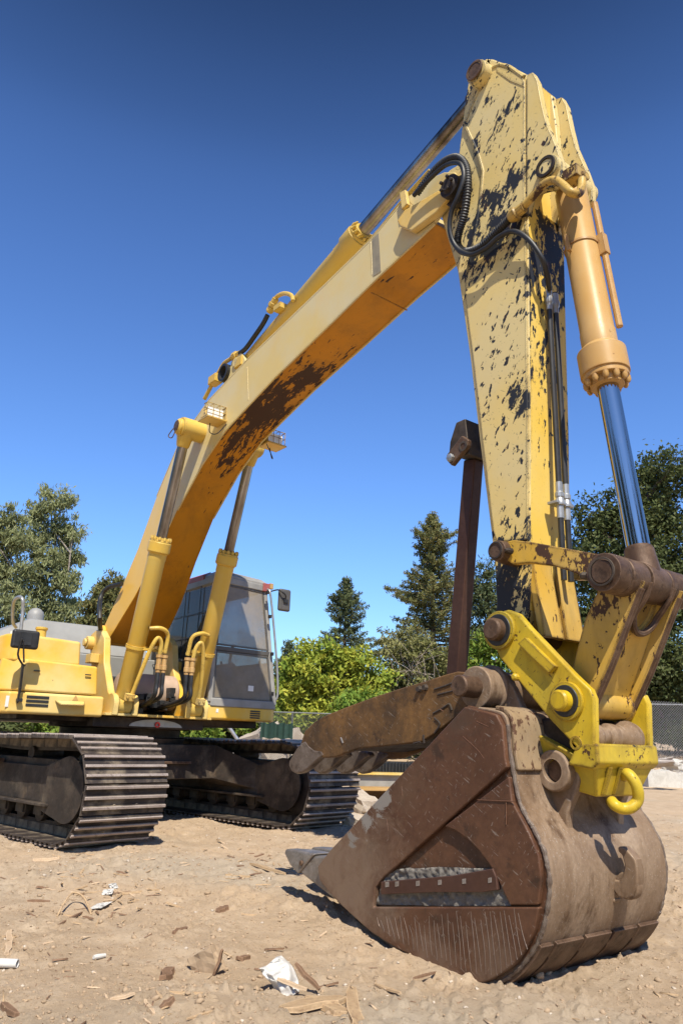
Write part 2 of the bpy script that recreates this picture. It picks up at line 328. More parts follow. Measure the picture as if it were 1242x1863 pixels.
# ------------------------------------------------------------------ ground
def vnoise(x, y, seed):
    rs = np.random.default_rng(seed); G = rs.random((257, 257)).astype(np.float32)
    xi = np.floor(x).astype(int); yi = np.floor(y).astype(int); fx = x-xi; fy = y-yi
    fx = fx*fx*(3-2*fx); fy = fy*fy*(3-2*fy); a = xi % 256; b = yi % 256
    c = (a+1) % 256; d = (b+1) % 256
    return (G[a, b]*(1-fx)+G[c, b]*fx)*(1-fy)+(G[a, d]*(1-fx)+G[c, d]*fx)*fy-.5
def sstep(a, b, t): t = np.clip((t-a)/(b-a), 0, 1); return t*t*(3-2*t)
def ground_h(x, y, fine=True):
    x = np.asarray(x, float); y = np.asarray(y, float)
    d = (x-CX)*rt.x+(y-CY)*rt.y                       # across
    e = -(x-CX)*math.cos(TH)+(y-CY)*math.sin(TH)      # away from where one stands
    h = -.185*sstep(7.3, 3.2, e)
    h = h+.10*vnoise(x*.35, y*.35, 1)*sstep(4.2, 6.2, np.abs(x)+np.abs(y)*.3)*1.0
    h = h+.85*sstep(21.4, 25, e)*sstep(3, 7, d)+.45*sstep(26, 40, e)
    if fine:
        a = sstep(18, 4, e)
        lum = vnoise(x*1.1, y*1.1, 2)
        h = h+.045*lum+.035*vnoise(x*2.9, y*2.9, 3)*(.4+a*.6)+.020*vnoise(x*7, y*7, 4)*a
        c = np.clip(vnoise(x*13, y*13, 5)-.12, 0, 1)*(.2+np.clip(vnoise(x*1.7, y*1.7, 6)*2.4+.3, 0, 1)); h = h+.080*c*a
        c = np.clip(vnoise(x*29, y*29, 7)-.10, 0, 1)*(.25+np.clip(vnoise(x*2.3, y*2.3, 16)*2.4+.35, 0, 1)); h = h+.060*c*a+.010*np.abs(vnoise(x*41, y*41, 8))*a
        # tread bars pressed in where the machine drove
        t = (x*math.cos(R(9.6))+y*math.sin(R(9.6))); q = (-x*math.sin(R(9.6))+y*math.cos(R(9.6)))
        rut = np.exp(-((q+1.25)/.36)**4)*sstep(2.2, 2.6, t)*sstep(4.4, 3.0, t)
        h = h+.010*rut*np.sin(t*33)*np.clip(.4+vnoise(x*2, y*2, 9)*2, 0, 1)
    return h
def gz(x, y): return float(ground_h(np.array([x]), np.array([y]))[0])
def G(u, v):                                           # where the line of sight through a photo point meets the dirt
    z = -.15
    for _ in range(12):
        p = Z(u, v, z); z = gz(p.x, p.y)
    return Vector((p.x, p.y, z))
def make_ground():
    r = np.concatenate([np.geomspace(.9, 13, 560), np.geomspace(13, 900, 150)[1:]])
    base = math.atan2(math.sin(TH), -math.cos(TH))
    a = np.concatenate([np.linspace(-R(38), R(38), 760), np.linspace(R(38), 2*math.pi-R(38), 90)[1:-1]])+base
    n = len(a); rr, aa = np.meshgrid(r, a, indexing='ij')
    x = CX+rr*np.cos(aa); y = CY+rr*np.sin(aa); z = ground_h(x, y)
    V = np.stack([x, y, z], -1).reshape(-1, 3); i, j = np.meshgrid(np.arange(len(r)-1), np.arange(n), indexing='ij'); k = (j+1) % n
    F = np.stack([i*n+j, (i+1)*n+j, (i+1)*n+k, i*n+k], -1).reshape(-1, 4)
    V = np.vstack([V, [[CX, CY, gz(CX, CY)]]]); o = len(V)-1
    F = np.vstack([F, np.stack([np.full(n, o), np.arange(n), (np.arange(n)+1) % n, (np.arange(n)+1) % n], -1)])
    F3 = F[-n:, :3]; F = F[:-n]
    m = NT('dry_dirt')
    col = m.mix(m.rng(m.noise(.9, 8, .65), .36, .66), (.50, .37, .25), (.42, .31, .208))
    col = m.mix(m.rng(m.noise(4.5, 8, .7), .48, .70), col, (.56, .435, .31))
    col = m.mix(m.rng(m.noise(.45, 3, .5), .52, .70, 0, .55), col, (.44, .38, .30))
    col = m.mix(m.rng(m.noise(55, 5, .7), .56, .70, 0, .6), col, (.19, .125, .075))
    col = m.mix(m.rng(m.noise(90, 3, .6), .66, .72, 0, .7), col, (.55, .47, .36))
    nb = m.bump(m.noise(30, 10, .8), .8, .02); nb = m.bump(m.noise(150, 5, .75), .8, .006, nb)
    mat = m.fin(col, .95, 0, nb, .15)
    g = mesh_np('ground', V, F, mat, smooth=True); tag(g, kind='structure')
make_ground()

# ------------------------------------------------------------------ the excavator
EX = empty('excavator', (0, 0, 0), 'large worn yellow tracked excavator with its bucket resting on the bare dirt', 'excavator')
def P(mb, name, mat, parent=EX, bevel=.006, seg=2, ang=35, label=None):
    o = mb.build(name, M[mat] if isinstance(mat, str) else [M[q] for q in mat], parent, bevel, seg, ang)
    if label: o['label'] = label
    return o
PHI = R(9.633); RZ = Matrix.Rotation(PHI, 4, 'Z')
def UC(mb): mb.v = [tuple(RZ @ Vector(p)) for p in mb.v]; return mb
GA, SW, XF, HT = 1.248, .769, 2.203, .885

# ---- tracks
RT = HT/2; RP = RT-.032; XA = XF-RT; XB = -1.78
def track_at(s):
    L = XA-XB; a = math.pi*RP; tot = 2*L+2*a; s = s % tot
    if s < L: return Vector((XA-s, 0, RT-RP)), Vector((-1, 0, 0))
    s -= L
    if s < a:
        q = s/RP; return Vector((XB-RP*math.sin(q), 0, RT-RP*math.cos(q))), Vector((-math.cos(q), 0, math.sin(q)))
    s -= a
    if s < L:
        return Vector((XB+s, 0, RT+RP-.022*math.sin(math.pi*s/L)*abs(math.sin(2.2*math.pi*s/L)))), Vector((1, 0, 0))
    s -= L; q = s/RP
    return Vector((XA+RP*math.sin(q), 0, RT+RP*math.cos(q))), Vector((math.cos(q), 0, -math.sin(q)))
TOT = 2*(XA-XB)+2*math.pi*RP; NS = 41; PI_ = TOT/NS
def shoe_mesh():
    b = MB(); h = PI_/2; w = SW/2
    b.prism([(-h+.004, -.013), (h-.004, -.013), (h-.004, 0), (-h+.004, 0)], -w, w)
    for t, hh in ((-h+.020, .030), (-h+.020+PI_/3, .028), (-h+.020+2*PI_/3, .028)):
        b.prism([(t-.019, 0), (t+.019, 0), (t+.013, hh*.62), (t-.013, hh*.62)], -w+.002, w-.002)
        b.mi = 1; b.prism([(t-.013, hh*.62), (t+.013, hh*.62), (t+.010, hh), (t-.010, hh)], -w+.002, w-.002); b.mi = 0
    for y in (-.11, -.055, .055, .11):
        if abs(y) > .08: b.lathe((-.016, y, 0), (-.016, y, 1), [(0, .017), (.014, .017), (.018, .011)], 6)
        else: b.lathe((.046, y*1.9, 0), (.046, y*1.9, 1), [(0, .015), (.014, .015), (.018, .01)], 6)
    for y in (-.10, .10): b.box(-h*.98, h*.98, y-.022, y+.022, -.085, -.013)
    return b
proto = P(shoe_mesh(), 'track_shoe', ('track', 'grouser'), None, .002, 1)
for side in (-1, 1):
    tr = MB()
    for s in (-1, 1):                                           # the chain rails the shoes are bolted to
        pts = [track_at(TOT*k/96) for k in range(96)]
        rings = []
        for p, d in pts:
            nrm = Vector((d.z, 0, -d.x)); nrm = -nrm if (p-Vector((0, 0, RT))).dot(nrm) < 0 and abs(d.x) > .9 else nrm
            nn = Vector((-d.z, 0, d.x)); nn = nn if (Vector((min(max(p.x, XB), XA), 0, RT))-p).dot(nn) > 0 else -nn
            a = p+nn*.055; c = p+nn*.115; y = side*GA+s*.085
            rings.append([(a.x, y-.03, a.z), (a.x, y+.03, a.z), (c.x, y+.03, c.z), (c.x, y-.03, c.z)])
        tr.loft(rings+[rings[0]], caps=False)
    t = P(UC(tr), 'crawler_track', 'dark', EX, 0)
    for k in range(NS):
        s_ = (k+.5 + (.3 if side > 0 else 0))*PI_
        p, d = track_at(s_); cen = Vector((min(max(p.x, XB), XA), 0, RT)); n = (p-cen); n = n.normalized() if abs(d.x) < .999 or n.length < .01 else Vector((0, 0, 1 if n.z > 0 else -1))
        o = proto if (side < 0 and k == 0) else proto.copy()
        if o is not proto: COL.objects.link(o)
        o.parent = t; yv = n.cross(d)
        mt = Matrix(((d.x, yv.x, n.x, p.x), (d.y, yv.y, n.y, p.y+side*GA), (d.z, yv.z, n.z, p.z), (0, 0, 0, 1)))
        o.matrix_local = RZ @ mt
    # track frame
    f = MB(); y0 = side*GA; ou = y0+side*.0
    f.box(-1.5, 1.38, y0-.17, y0+.17, .33, .66)
    for q in (-1, 1):
        yy = y0+q*.19
        f.prism([(-1.5, .30), (1.34, .30), (1.34, .62), (1.1, .60), (-1.5, .60)], yy-.014, yy+.014)
        f.prism([(-1.5, .275), (1.36, .275), (1.36, .30), (-1.5, .30)], min(yy-.012*q, yy+.085*q), max(yy-.012*q, yy+.085*q))
    fo = P(UC(f), 'track_frame', 'frame')
    for q in (-1, 1):
        yy = y0+q*.225; g = MB()
        poly = [(1.22, .24), (1.30, .62)]+[(1.63+.27*math.cos(a), .43+.27*math.sin(a)) for a in np.linspace(1.9, -1.9, 16)]
        g.prism(poly, yy-.012, yy+.012); P(UC(g), 'idler_guard', 'frame', fo, .004)
    g = MB(); g.lathe((XA, y0-.16, RT), (XA, y0+.16, RT), [(0, .22), (.02, .30), (.1, .30), (.1, .34), (.22, .34), (.22, .30), (.3, .30), (.32, .22)], 40); P(UC(g), 'idler_wheel', 'dark', fo, .004)
    g = MB(); g.lathe((XB, y0-.12, RT), (XB, y0+.12, RT), [(0, .2), (.05, .31), (.19, .31), (.24, .2)], 40); P(UC(g), 'drive_sprocket', 'dark', fo, .004)
    rl = MB(); yc = y0
    rl.lathe((0, -.16, 0), (0, .16, 0), [(0, .05), (.01, .085), (.06, .085), (.06, .065), (.26, .065), (.26, .085), (.31, .085), (.32, .05)], 20)
    rl.box(-.07, .07, -.175, -.15, -.03, .10); rl.box(-.07, .07, .15, .175, -.03, .10)
    ro = P(rl, 'track_roller', 'dark', fo, .003)
    xs = [-1.35+.345*i for i in range(9)]
    for i, xx in enumerate(xs):
        o = ro if i == 0 else ro.copy()
        if i: COL.objects.link(o); o.parent = fo
        o.matrix_local = RZ @ Matrix.Translation((xx, yc, .215))
    for xx in (-.6, .75):
        g = MB(); g.cyl((xx, y0-.15, .70), (xx, y0+.15, .70), .06, 18); P(UC(g), 'carrier_roller', 'dark', fo, .004)
    if side < 0:
        g = MB(); g.box(-.12, .32, y0-.33, y0-.19, .60, .635); g.box(-.12, .32, y0-.33, y0-.32, .55, .635); P(UC(g), 'step_plate', 'pin', fo, .004)
c = MB()
c.box(-.75, .72, -.86, .86, .44, .80)
for sy in (-1, 1):
    for sx in (-1, 1):
        ring0 = [(sx*.30, sy*.82, .44), (sx*.74, sy*.80, .44), (sx*.74, sy*.80, .80), (sx*.30, sy*.82, .80)]
        ring1 = [(sx*.55, sy*1.08, .34), (sx*1.22, sy*1.08, .34), (sx*1.22, sy*1.08, .60), (sx*.55, sy*1.08, .62)]
        c.loft([ring0, ring1])
P(UC(c), 'carbody', 'frame', EX, .01)
c = MB(); c.box(.735, .76, -.55, .45, .60, .625); P(UC(c), 'step_plate', 'pin', EX, .003)
c = MB(); c.lathe((0, 0, .795), (0, 0, 1.1), [(0, .70), (.06, .72), (.07, .66), (.15, .66), (.16, .78), (.30, .78)], 64); P(c, 'slew_ring', 'dark', EX, .004)
# ---- upper structure
c = MB(); c.box(-2.35, .70, -1.36, 1.36, 1.0, 1.075)
c.box(.70, .86, -.66, .58, .955, 1.06)
P(c, 'slew_platform', 'dark', EX, .008)
c = MB(); n = 24
c.extr([(.862, .02+.30*math.cos(a), .972+.075*math.sin(a)) for a in np.linspace(0, math.pi, n)], (.008, 0, 0)); P(c, 'cover_plate', 'galv', EX, .002)
c = MB(); c.ring((.87, .03, .995), (.885, .03, .995), .030, .013, 20); P(c, 'painted_ring', 'redp', EX, .002)
c = MB(); c.box(.60, 1.0, -.60, .60, 1.066, 1.092); P(c, 'deck_edge', 'yellow', EX, .004)
# right-hand bodywork
def chamf(x, y0, y1, z0, z1, xr, ch=.10, dz=0.0):   # box whose outer front corner is cut off
    return [(x, y0, z0), (x, y1+ch*.8, z0), (x-ch*1.6, y1, z0), (xr, y1, z0), (xr, y0, z0)], (0, 0, z1-z0)
c = MB(); c.extr(*chamf(.95, -.60, -1.60, 1.045, 1.245, -2.3, .09)); bp = P(c, 'side_skirt', 'yellow', EX, .028, 4)
c = MB()
for k in range(3): c.box(.946, .957, -1.36, -1.15, 1.115+.037*k, 1.140+.037*k)
P(c, 'vent', 'blackm', bp, .003)
c = MB(); c.extr([(.955, -.80, 1.19), (.955, -1.09, 1.185), (1.03, -1.06, 1.15), (1.03, -.83, 1.155)], (0, 0, -.012)); P(c, 'step_plate', 'yellow', bp, .003)
c = MB(); c.box(.952, .9545, -1.545, -1.515, 1.10, 1.20); P(c, 'decal', 'decal', bp, 0)
q = X(138, 1270, .952); c = MB(); c.extr([q+Vector((0, -.03, -.025)), q+Vector((0, .03, -.025)), q+Vector((0, 0, .028))], (.0025, 0, 0)); P(c, 'warning_decal', 'orange_cyl', bp, 0)
for yy in (-1.30, -.80):
    c = MB(); c.box(.945, .958, yy-.03, yy+.03, 1.44, 1.452); P(c, 'latch', 'blackm', EX, .002)
c = MB()
p = [(.945, -.68, 1.252), (.945, -1.42, 1.252), (.76, -1.62, 1.252), (-.5, -1.62, 1.252), (-.5, -.68, 1.252)]
q = [(.925, -.70, 1.535), (.925, -1.40, 1.555), (.74, -1.58, 1.56), (-.5, -1.58, 1.56), (-.5, -.70, 1.535)]
c.loft([p, q]); P(c, 'tool_box', 'yellow', EX, .022, 4)
c = MB()
p = [(.86, -.86, 1.53), (.86, -1.50, 1.53), (.70, -1.60, 1.53), (-.55, -1.60, 1.53), (-.55, -.86, 1.53)]
q = [(.84, -.87, 1.775), (.84, -1.47, 1.80), (.68, -1.57, 1.80), (-.55, -1.57, 1.80), (-.55, -.87, 1.775)]
c.loft([p, q]); tk = P(c, 'fuel_tank', 'yellow', EX, .03, 4)
c = MB(); b0 = X(75, 1153, .70); c.lathe(b0-Vector((0, 0, .04)), b0+Vector((0, 0, .2)), [(0, .05), (.075, .05), (.08, .06), (.10, .06), (.105, .05)], 20); P(c, 'filler_cap', 'yellow_cyl', tk, .003)
c = MB(); c.box(-.2, -.19, -1.30, -1.22, 1.86, 1.93); P(c, 'decal', 'decal', tk, 0)
# engine hood behind
zt = X(56, 1125, -.9).z; yl = X(56, 1125, -.9).y; yr = X(186, 1140, -.9).y
c = MB(); c.loft([[(-.60, -1.62, 1.80), (-.55, yr+.55, 1.80), (-2.3, yr+.55, 1.80), (-2.3, -1.62, 1.80)],
                  [(-.90, yl, zt), (-.90, yr+.45, zt), (-2.3, yr+.45, zt), (-2.3, yl, zt)]]); c.box(-2.3, -.56, -1.36, 1.36, 1.08, 1.80)
P(c, 'engine_hood', 'hood', EX, .02, 3)
c = MB(); b0 = X(64, 1128, -1.2); c.lathe(b0-Vector((0, 0, .05)), b0+Vector((0, 0, 1)), [(0, .10), (.10, .10), (.15, .09), (.19, .05), (.20, .01)], 24); P(c, 'intake_cap', 'hood', EX, 0)
c = MB(); c.box(-2.75, -2.3, -1.36, 1.36, 1.0, 1.95); P(c, 'counterweight', 'yellow', EX, .08, 5)
c = MB(); c.tube([X(38, 1150, .55), X(42, 1110, .55), X(41, 1089, .55), X(32, 1087, .4), X(25, 1098, .2), X(24, 1130, .1), X(30, 1142, .05)], .017, 10); P(c, 'handrail', 'galv', EX, 0)
c = MB(); c.tube([(-.75, -.05, 1.9), Y(182, 1132, -.5), Y(183, 1090, -.45), Y(196, 1070, -.4), Y(222, 1062, -.33)], .026, 10); P(c, 'hydraulic_pipe', 'black', EX, 0)
# boom foot brackets
for s in (-1, 1):
    c = MB(); pts = [xz(*q, -.45) for q in ((163, 1168), (166, 1154), (175, 1146), (184, 1147), (190, 1160), (189, 1205), (197, 1258), (208, 1275), (210, 1292), (203, 1300), (165, 1300), (166, 1212))]
    ya, yb = sorted((s*.37, s*.45)); c.prism(pts, ya, yb); br = P(c, 'boom_bracket', 'yellow', EX, .014, 3)
    b = xz(168, 1170, -.45); c = MB(); c.cyl((b[0], s*.36, b[1]), (b[0], s*.52, b[1]), .075); c.cyl((b[0], s*.52, b[1]), (b[0], s*.55, b[1]), .045); P(c, 'pin_boss', 'yellow', br, .01)
    c = MB(); q = Y(174, 1190, -.48); c.box(q.x-.1, q.x+.06, s*.5-.05, s*.5+.05, q.z-.10, q.z); P(c, 'lug', 'yellow', br, .01)
# dusty swivel tank and dark innards behind the cylinders
c = MB(); c.box(-.5, .30, -.42, .56, 1.08, 1.50); P(c, 'valve_bank', 'blackm', EX, .02)
c = MB(); c.lathe((.45, -.30, 1.34), (.45, .42, 1.34), [(0, .10), (.04, .20), (.66, .20), (.72, .10)], 32); P(c, 'swivel_motor', 'pink', EX, .01)
c = MB()
for k in range(16):
    a = RNG.uniform(-.25, .35); z = RNG.uniform(1.12, 1.4); c.box(.66+RNG.uniform(-.04, .06), .76, a-.03, a+.03, z-.03, z+.03)
P(c, 'valve_fittings', 'blackm', EX, .006)
# ---- cab
cab = MB()
FL0 = Vector((.95, .58, 1.26)); FR0 = Vector((.95, 1.42, 1.26)); FL1 = Vector((.93, .585, 2.64)); FR1 = Y(481, 1068, 1.30)
FR1 = Vector((.80, X(481, 1068, .80).y, FL1.z)); BL0 = Vector((-.75, .58, 1.26)); BR0 = Vector((-.75, 1.42, 1.26)); BL1 = Vector((-.65, .585, 2.62)); BR1 = Vector((-.65, 1.28, 2.62))
def lerp(a, b, t): return a+(b-a)*t
W = .055
for a, b in ((FL0, FL1), (FR0, FR1), (BL0, BL1), (BR0, BR1)): cab.bar(a, b, W, W, (1, 0, 0))
for a, b in ((FL0, FR0), (BL0, BR0), (FL0, BL0), (FR0, BR0)): cab.bar(a, b, W*1.2, .09, (0, 0, 1))
for a, b in ((FL1, FR1), (BL1, BR1), (FL1, BL1), (FR1, BR1)): cab.bar(a, b, W*1.3, .08, (0, 0, 1))
mL = lerp(FL0, FL1, .43); mR = lerp(FR0, FR1, .43)
cb = P(cab, 'cab', 'grey', EX, .012, 2)
c = MB(); c.bar(mL, mR, .05, .05, (1, 0, 0)); P(c, 'crossbar', 'greyd', cb, .006)
c = MB()
def frame4(a, b, c_, d, w_, th, nrm):
    nrm = Vector(nrm)
    for p, q in ((a, b), (b, c_), (c_, d), (d, a)): c.bar(p, q, w_, th, nrm)
e = .045
A = lerp(mL, mR, e)+Vector((.012, 0, .04)); B = lerp(mL, mR, 1-e)+Vector((.012, 0, .04)); D = lerp(FL1, FR1, e)+Vector((.012, 0, -.05)); E_ = lerp(FL1, FR1, 1-e)+Vector((.012, 0, -.05))
frame4(A, B, E_, D, .022, .022, (1, 0, 0)); c.extr([A+Vector((-.006, 0, 0)), B+Vector((-.006, 0, 0)), E_+Vector((-.006, 0, 0)), D+Vector((-.006, 0, 0))], (.006, 0, 0))
c.m = [0]*24+[1]*(len(c.f)-24); P(c, 'windshield', ('greyd', 'glass'), cb, .004)
c = MB(); A = lerp(FL0, FR0, e)+Vector((.012, 0, .045)); B = lerp(FL0, FR0, 1-e)+Vector((.012, 0, .045)); D = lerp(mL, mR, e)+Vector((.012, 0, -.04)); E_ = lerp(mL, mR, 1-e)+Vector((.012, 0, -.04))
frame4(A, B, E_, D, .022, .022, (1, 0, 0)); c.extr([A+Vector((-.006, 0, 0)), B+Vector((-.006, 0, 0)), E_+Vector((-.006, 0, 0)), D+Vector((-.006, 0, 0))], (.006, 0, 0))
c.m = [0]*24+[1]*(len(c.f)-24); P(c, 'lower_window', ('greyd', 'glass'), cb, .004)
c = MB(); q = lerp(A, B, .62)+Vector((.002, 0, .10)); c.box(q.x-.001, q.x+.001, q.y-.035, q.y+.035, q.z, q.z+.06); P(c, 'sticker', 'decal', cb, 0)
# side window towards the boom, with guard bars, and the lower side panel
c = MB(); c.box(-.70, .90, .572, .584, 1.30, 1.72); P(c, 'side_panel', 'greyd', cb, .004)
c = MB(); c.box(-.70, .905, .578, .583, 1.72, 2.58); P(c, 'side_window', 'glass2', cb, 0)
c = MB()
for xx in (.20, .58): c.bar((xx, .555, 1.72), (xx, .555, 2.6), .008, .008)
for z in (1.74, 2.0, 2.28): c.bar((-.65, .555, z), (.9, .555, z), .007, .007)
P(c, 'window_guard', 'blackm', cb, 0)
c = MB(); c.loft([[(-.6, 1.415, 1.30), (.88, 1.415, 1.30), (.86, 1.36, 1.75), (-.6, 1.36, 1.75)], [(-.6, 1.40, 1.30), (.88, 1.40, 1.30), (.86, 1.345, 1.75), (-.6, 1.345, 1.75)]]); P(c, 'door', 'greyd', cb, .004)
c = MB(); c.box(-.70, -.68, .62, 1.36, 1.3, 1.9); P(c, 'rear_panel', 'greyd', cb, .004)
# roof with faded red edge
c = MB(); zr = FL1.z+.035
ring = lambda z, i: [(FL1.x-i+.02, FL1.y+i-.02, z), (FR1.x-i+.03, FR1.y-i+.02, z), (-.70+i, FR1.y-i+.02, z), (-.70+i, FL1.y+i-.02, z)]
c.loft([ring(zr-.02, 0), ring(zr+.03, .0), ring(zr+.075, .05), ring(zr+.10, .14)]); rf = P(c, 'roof', 'grey', cb, .01, 2)
c = MB(); c.box(-.60, .62, FL1.y-.035, FL1.y-.012, zr-.01, zr+.055); c.extr([(-.58, FL1.y-.018, zr+.04), (.60, FL1.y-.018, zr+.04), (.55, FL1.y+.10, zr+.105), (-.52, FL1.y+.10, zr+.105)], (0, -.006, .012)); P(c, 'roof_trim', 'red', rf, .005)
c = MB(); q = FR1+Vector((.035, .01, .02)); c.box(q.x-.02, q.x+.03, q.y-.06, q.y+.03, q.z-.06, q.z+.04); P(c, 'roof_trim', 'red', rf, .006)
c = MB(); c.box(q.x-.01, q.x+.03, q.y+.03, q.y+.08, q.z-.02, q.z+.05); P(c, 'clearance_lamp', 'orange_cyl', rf, .006)
# yellow cab base
c = MB(); c.extr([(.97, .50, 1.075), (.97, 1.40, 1.075), (.90, 1.47, 1.075), (-1.0, 1.47, 1.075), (-1.0, .50, 1.075)], (0, 0, .155)); cbs = P(c, 'cab_base', 'yellow', cb, .03, 4)
c = MB()
for k in range(4): c.box(.966, .977, 1.10, 1.23, 1.105+.024*k, 1.120+.024*k)
P(c, 'vent', 'blackm', cbs, .002)
c = MB(); c.box(.971, .9735, .66, .69, 1.15, 1.19); P(c, 'decal', 'decal', cbs, 0)
c = MB(); c.loft([[(.965, .52, 1.23), (.965, 1.44, 1.23), (-.9, 1.44, 1.23), (-.9, .52, 1.23)], [(.955, .55, 1.285), (.955, 1.43, 1.285), (-.8, 1.43, 1.285), (-.8, .55, 1.285)]]); P(c, 'sill', 'grey', cb, .01)
# seat, console, levers inside
c = MB(); c.box(-.35, .2, .78, 1.22, 1.5, 1.64); c.extr([(-.30, .80, 1.6), (-.30, 1.20, 1.6), (-.48, 1.16, 2.25), (-.48, .84, 2.25)], (-.12, 0, 0)); c.box(-.3, .2, .64, .76, 1.4, 1.78); c.box(-.3, .2, 1.24, 1.34, 1.4, 1.78)
c.box(-.55, -.42, .90, 1.10, 2.22, 2.42); P(c, 'seat', 'black', cb, .04, 3)
for yy in (.72, 1.27): c = MB(); c.tube([(.12, yy, 1.75), (.16, yy, 1.95), (.2, yy, 2.0)], .018, 8); P(c, 'control_lever', 'blackm', cb, 0)
for yy in (.93, 1.08): c = MB(); c.tube([(.5, yy, 1.3), (.55, yy, 1.6), (.52, yy, 1.75)], .014, 8); P(c, 'travel_lever', 'blackm', cb, 0)
xh = .93
c = MB(); c.tube([X(487, 1072, xh), X(492, 1082, xh+.05), X(499, 1150, xh+.05), X(504, 1215, xh+.05), X(505, 1255, xh+.05), X(503, 1271, xh+.04), X(494, 1280, xh)], .013, 10, 8); P(c, 'handrail', 'galv', cb, 0)
c = MB(); mc = X(517.5, 1092, 1.0); c.box(mc.x-.035, mc.x+.02, mc.y-.085, mc.y+.085, mc.z-.135, mc.z+.135); mo = P(c, 'mirror', 'greyd', cb, .03, 4)
c = MB(); c.tube([X(489, 1077, .93), X(505, 1073, 1.0), X(513, 1077, 1.06), mc+Vector((.05, -.02, .05)), mc+Vector((.02, 0, -.01))], .009, 8, 3); c.box(mc.x+.012, mc.x+.04, mc.y-.03, mc.y+.03, mc.z-.035, mc.z+.005); P(c, 'mirror_arm', 'blackm', mo, 0)
for v_, u_ in ((1078, 486), (1122, 490), (1190, 494), (1262, 494)):
    c = MB(); q = X(u_, v_, .945); c.box(q.x-.01, q.x+.03, q.y-.015, q.y+.015, q.z-.02, q.z+.02); P(c, 'hinge', 'black', cb, .004)
# right-hand mirror on its stalk
xm = 1.13; mc = X(46.5, 1163.5, xm); c = MB(); hw = (X(72, 1164, xm)-X(22, 1164, xm)).length/2; hh = (X(46, 1147, xm)-X(46, 1181, xm)).length/2
c.box(xm-.03, xm+.03, mc.y-hw, mc.y+hw, mc.z-hh, mc.z+hh); mo = P(c, 'mirror', 'black', EX, .025, 4)
c = MB(); c.box(xm+.028, xm+.038, mc.y-.05, mc.y+.05, mc.z-.055, mc.z+.065); c.tube([X(41, 1162, xm+.05), X(33, 1190, xm), X(41, 1208, xm-.05), X(46, 1211, xm-.08)], .010, 8, 3); c.bar(X(43, 1165, xm+.04), X(44, 1205, xm-.02), .03, .012)
c.bar(X(42, 1208, xm-.06), X(36, 1260, 1.0), .034, .022); c.bar(X(37, 1250, 1.02), X(32, 1279, .975), .028, .016); c.box(.952, 1.0, X(36, 1262, .97).y-.02, X(36, 1262, .97).y+.03, 1.15, 1.18); P(c, 'mirror_stalk', 'blackm', mo, .003)

# ---- boom
st = [((189, 1140), (194, 1170), .33), ((221, 1069), (245, 1086), .285), ((251, 998), (285, 1010), .24), ((285, 903), (323, 927), .2225), ((326, 805), (367, 845), .2225), ((348, 773), (409, 783), .2225),
      ((380, 728), (440, 749), .2225), ((451, 653), (503, 682), .2225), ((560, 548), (591, 597), .2225), ((671, 440), (687, 502), .2225), ((717, 385), (759, 435), .2225), ((738, 360), (790, 405), .2225)]
b = MB(); rings = []
for t_, q_, h in st:
    a = Y(*t_, -h); d = Y(*q_, -h); rings.append([(a.x, -h, a.z), (d.x, -h, d.z), (d.x, h, d.z), (a.x, h, a.z)])
foot = (-.30, 1.86)
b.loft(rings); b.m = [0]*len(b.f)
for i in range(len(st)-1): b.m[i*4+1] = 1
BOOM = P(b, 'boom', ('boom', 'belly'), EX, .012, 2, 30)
nose = [xz(*q, -.2225) for q in ((736, 362), (792, 320), (808, 313), (826, 313), (836, 327), (834, 347), (822, 366), (806, 384), (788, 407))]
for s in (-1, 1):
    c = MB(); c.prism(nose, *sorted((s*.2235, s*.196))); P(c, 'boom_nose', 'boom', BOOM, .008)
    c = MB(); pts = [xz(*q, -.28) for q in ((722, 402), (736, 382), (797, 347), (812, 350), (815, 362), (792, 388), (748, 421), (727, 412))]
    c.prism(pts, *sorted((s*.224, s*.285))); P(c, 'stop_block', 'yellow', BOOM, .012)
PB = xz(812, 335, -.36)
c = MB(); c.lathe((PB[0], -.36, PB[1]), (PB[0], .36, PB[1]), [(0, .045), (.02, .06), (.02, .085), (.06, .085), (.06, .075), (.10, .075), (.10, .115), (.138, .115), (.138, .08), (.582, .08), (.582, .115), (.64, .115), (.64, .07), (.72, .06)], 36)
for k in range(5):
    a = k*1.257; c.lathe((PB[0]+.052*math.cos(a), -.36, PB[1]+.052*math.sin(a)), (PB[0]+.052*math.cos(a), -.40, PB[1]+.052*math.sin(a)), [(0, .014), (.02, .014), (.022, .008)], 6)
P(c, 'boom_pin', 'dark', BOOM, .003)
# welds, gusset strip and lip along the near side
def seam(pts, y, r, parent, mat): c = MB(); c.tube([Y(*q, y) for q in pts], r, 6, 0); return P(c, 'weld_seam', mat, parent, 0)
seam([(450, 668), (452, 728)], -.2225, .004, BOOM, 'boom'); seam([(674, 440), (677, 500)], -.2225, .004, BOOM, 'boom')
c = MB(); c.prism([xz(*q, -.2225) for q in ((677, 436), (689, 424), (693, 494), (679, 503))], -.226, -.2215); P(c, 'weld_strip', 'strip', BOOM, 0)
c = MB(); bp_ = [rings[i] for i in range(3, 12)]
for s in (-1, 1):                                   # side plates stand a little proud of the belly and back plates
    for ia, off in ((0, 1), (1, -1)):
        R_ = []
        for rg in bp_:
            x, z = rg[ia][0], rg[ia][2]; zo = off*.012
            R_.append([(x, s*.2235, z-zo*.5), (x, s*.2235, z+zo), (x, s*.208, z+zo), (x, s*.208, z-zo*.5)])
        c.loft(R_)
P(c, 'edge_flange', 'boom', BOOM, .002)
q1 = Y(671, 530, -.2225); seamx = MB(); seamx.tube([(q1.x, -.20, q1.z-.002), (q1.x, .19, q1.z-.002)], .006, 6, 0); P(seamx, 'weld_seam', 'belly', BOOM, 0)
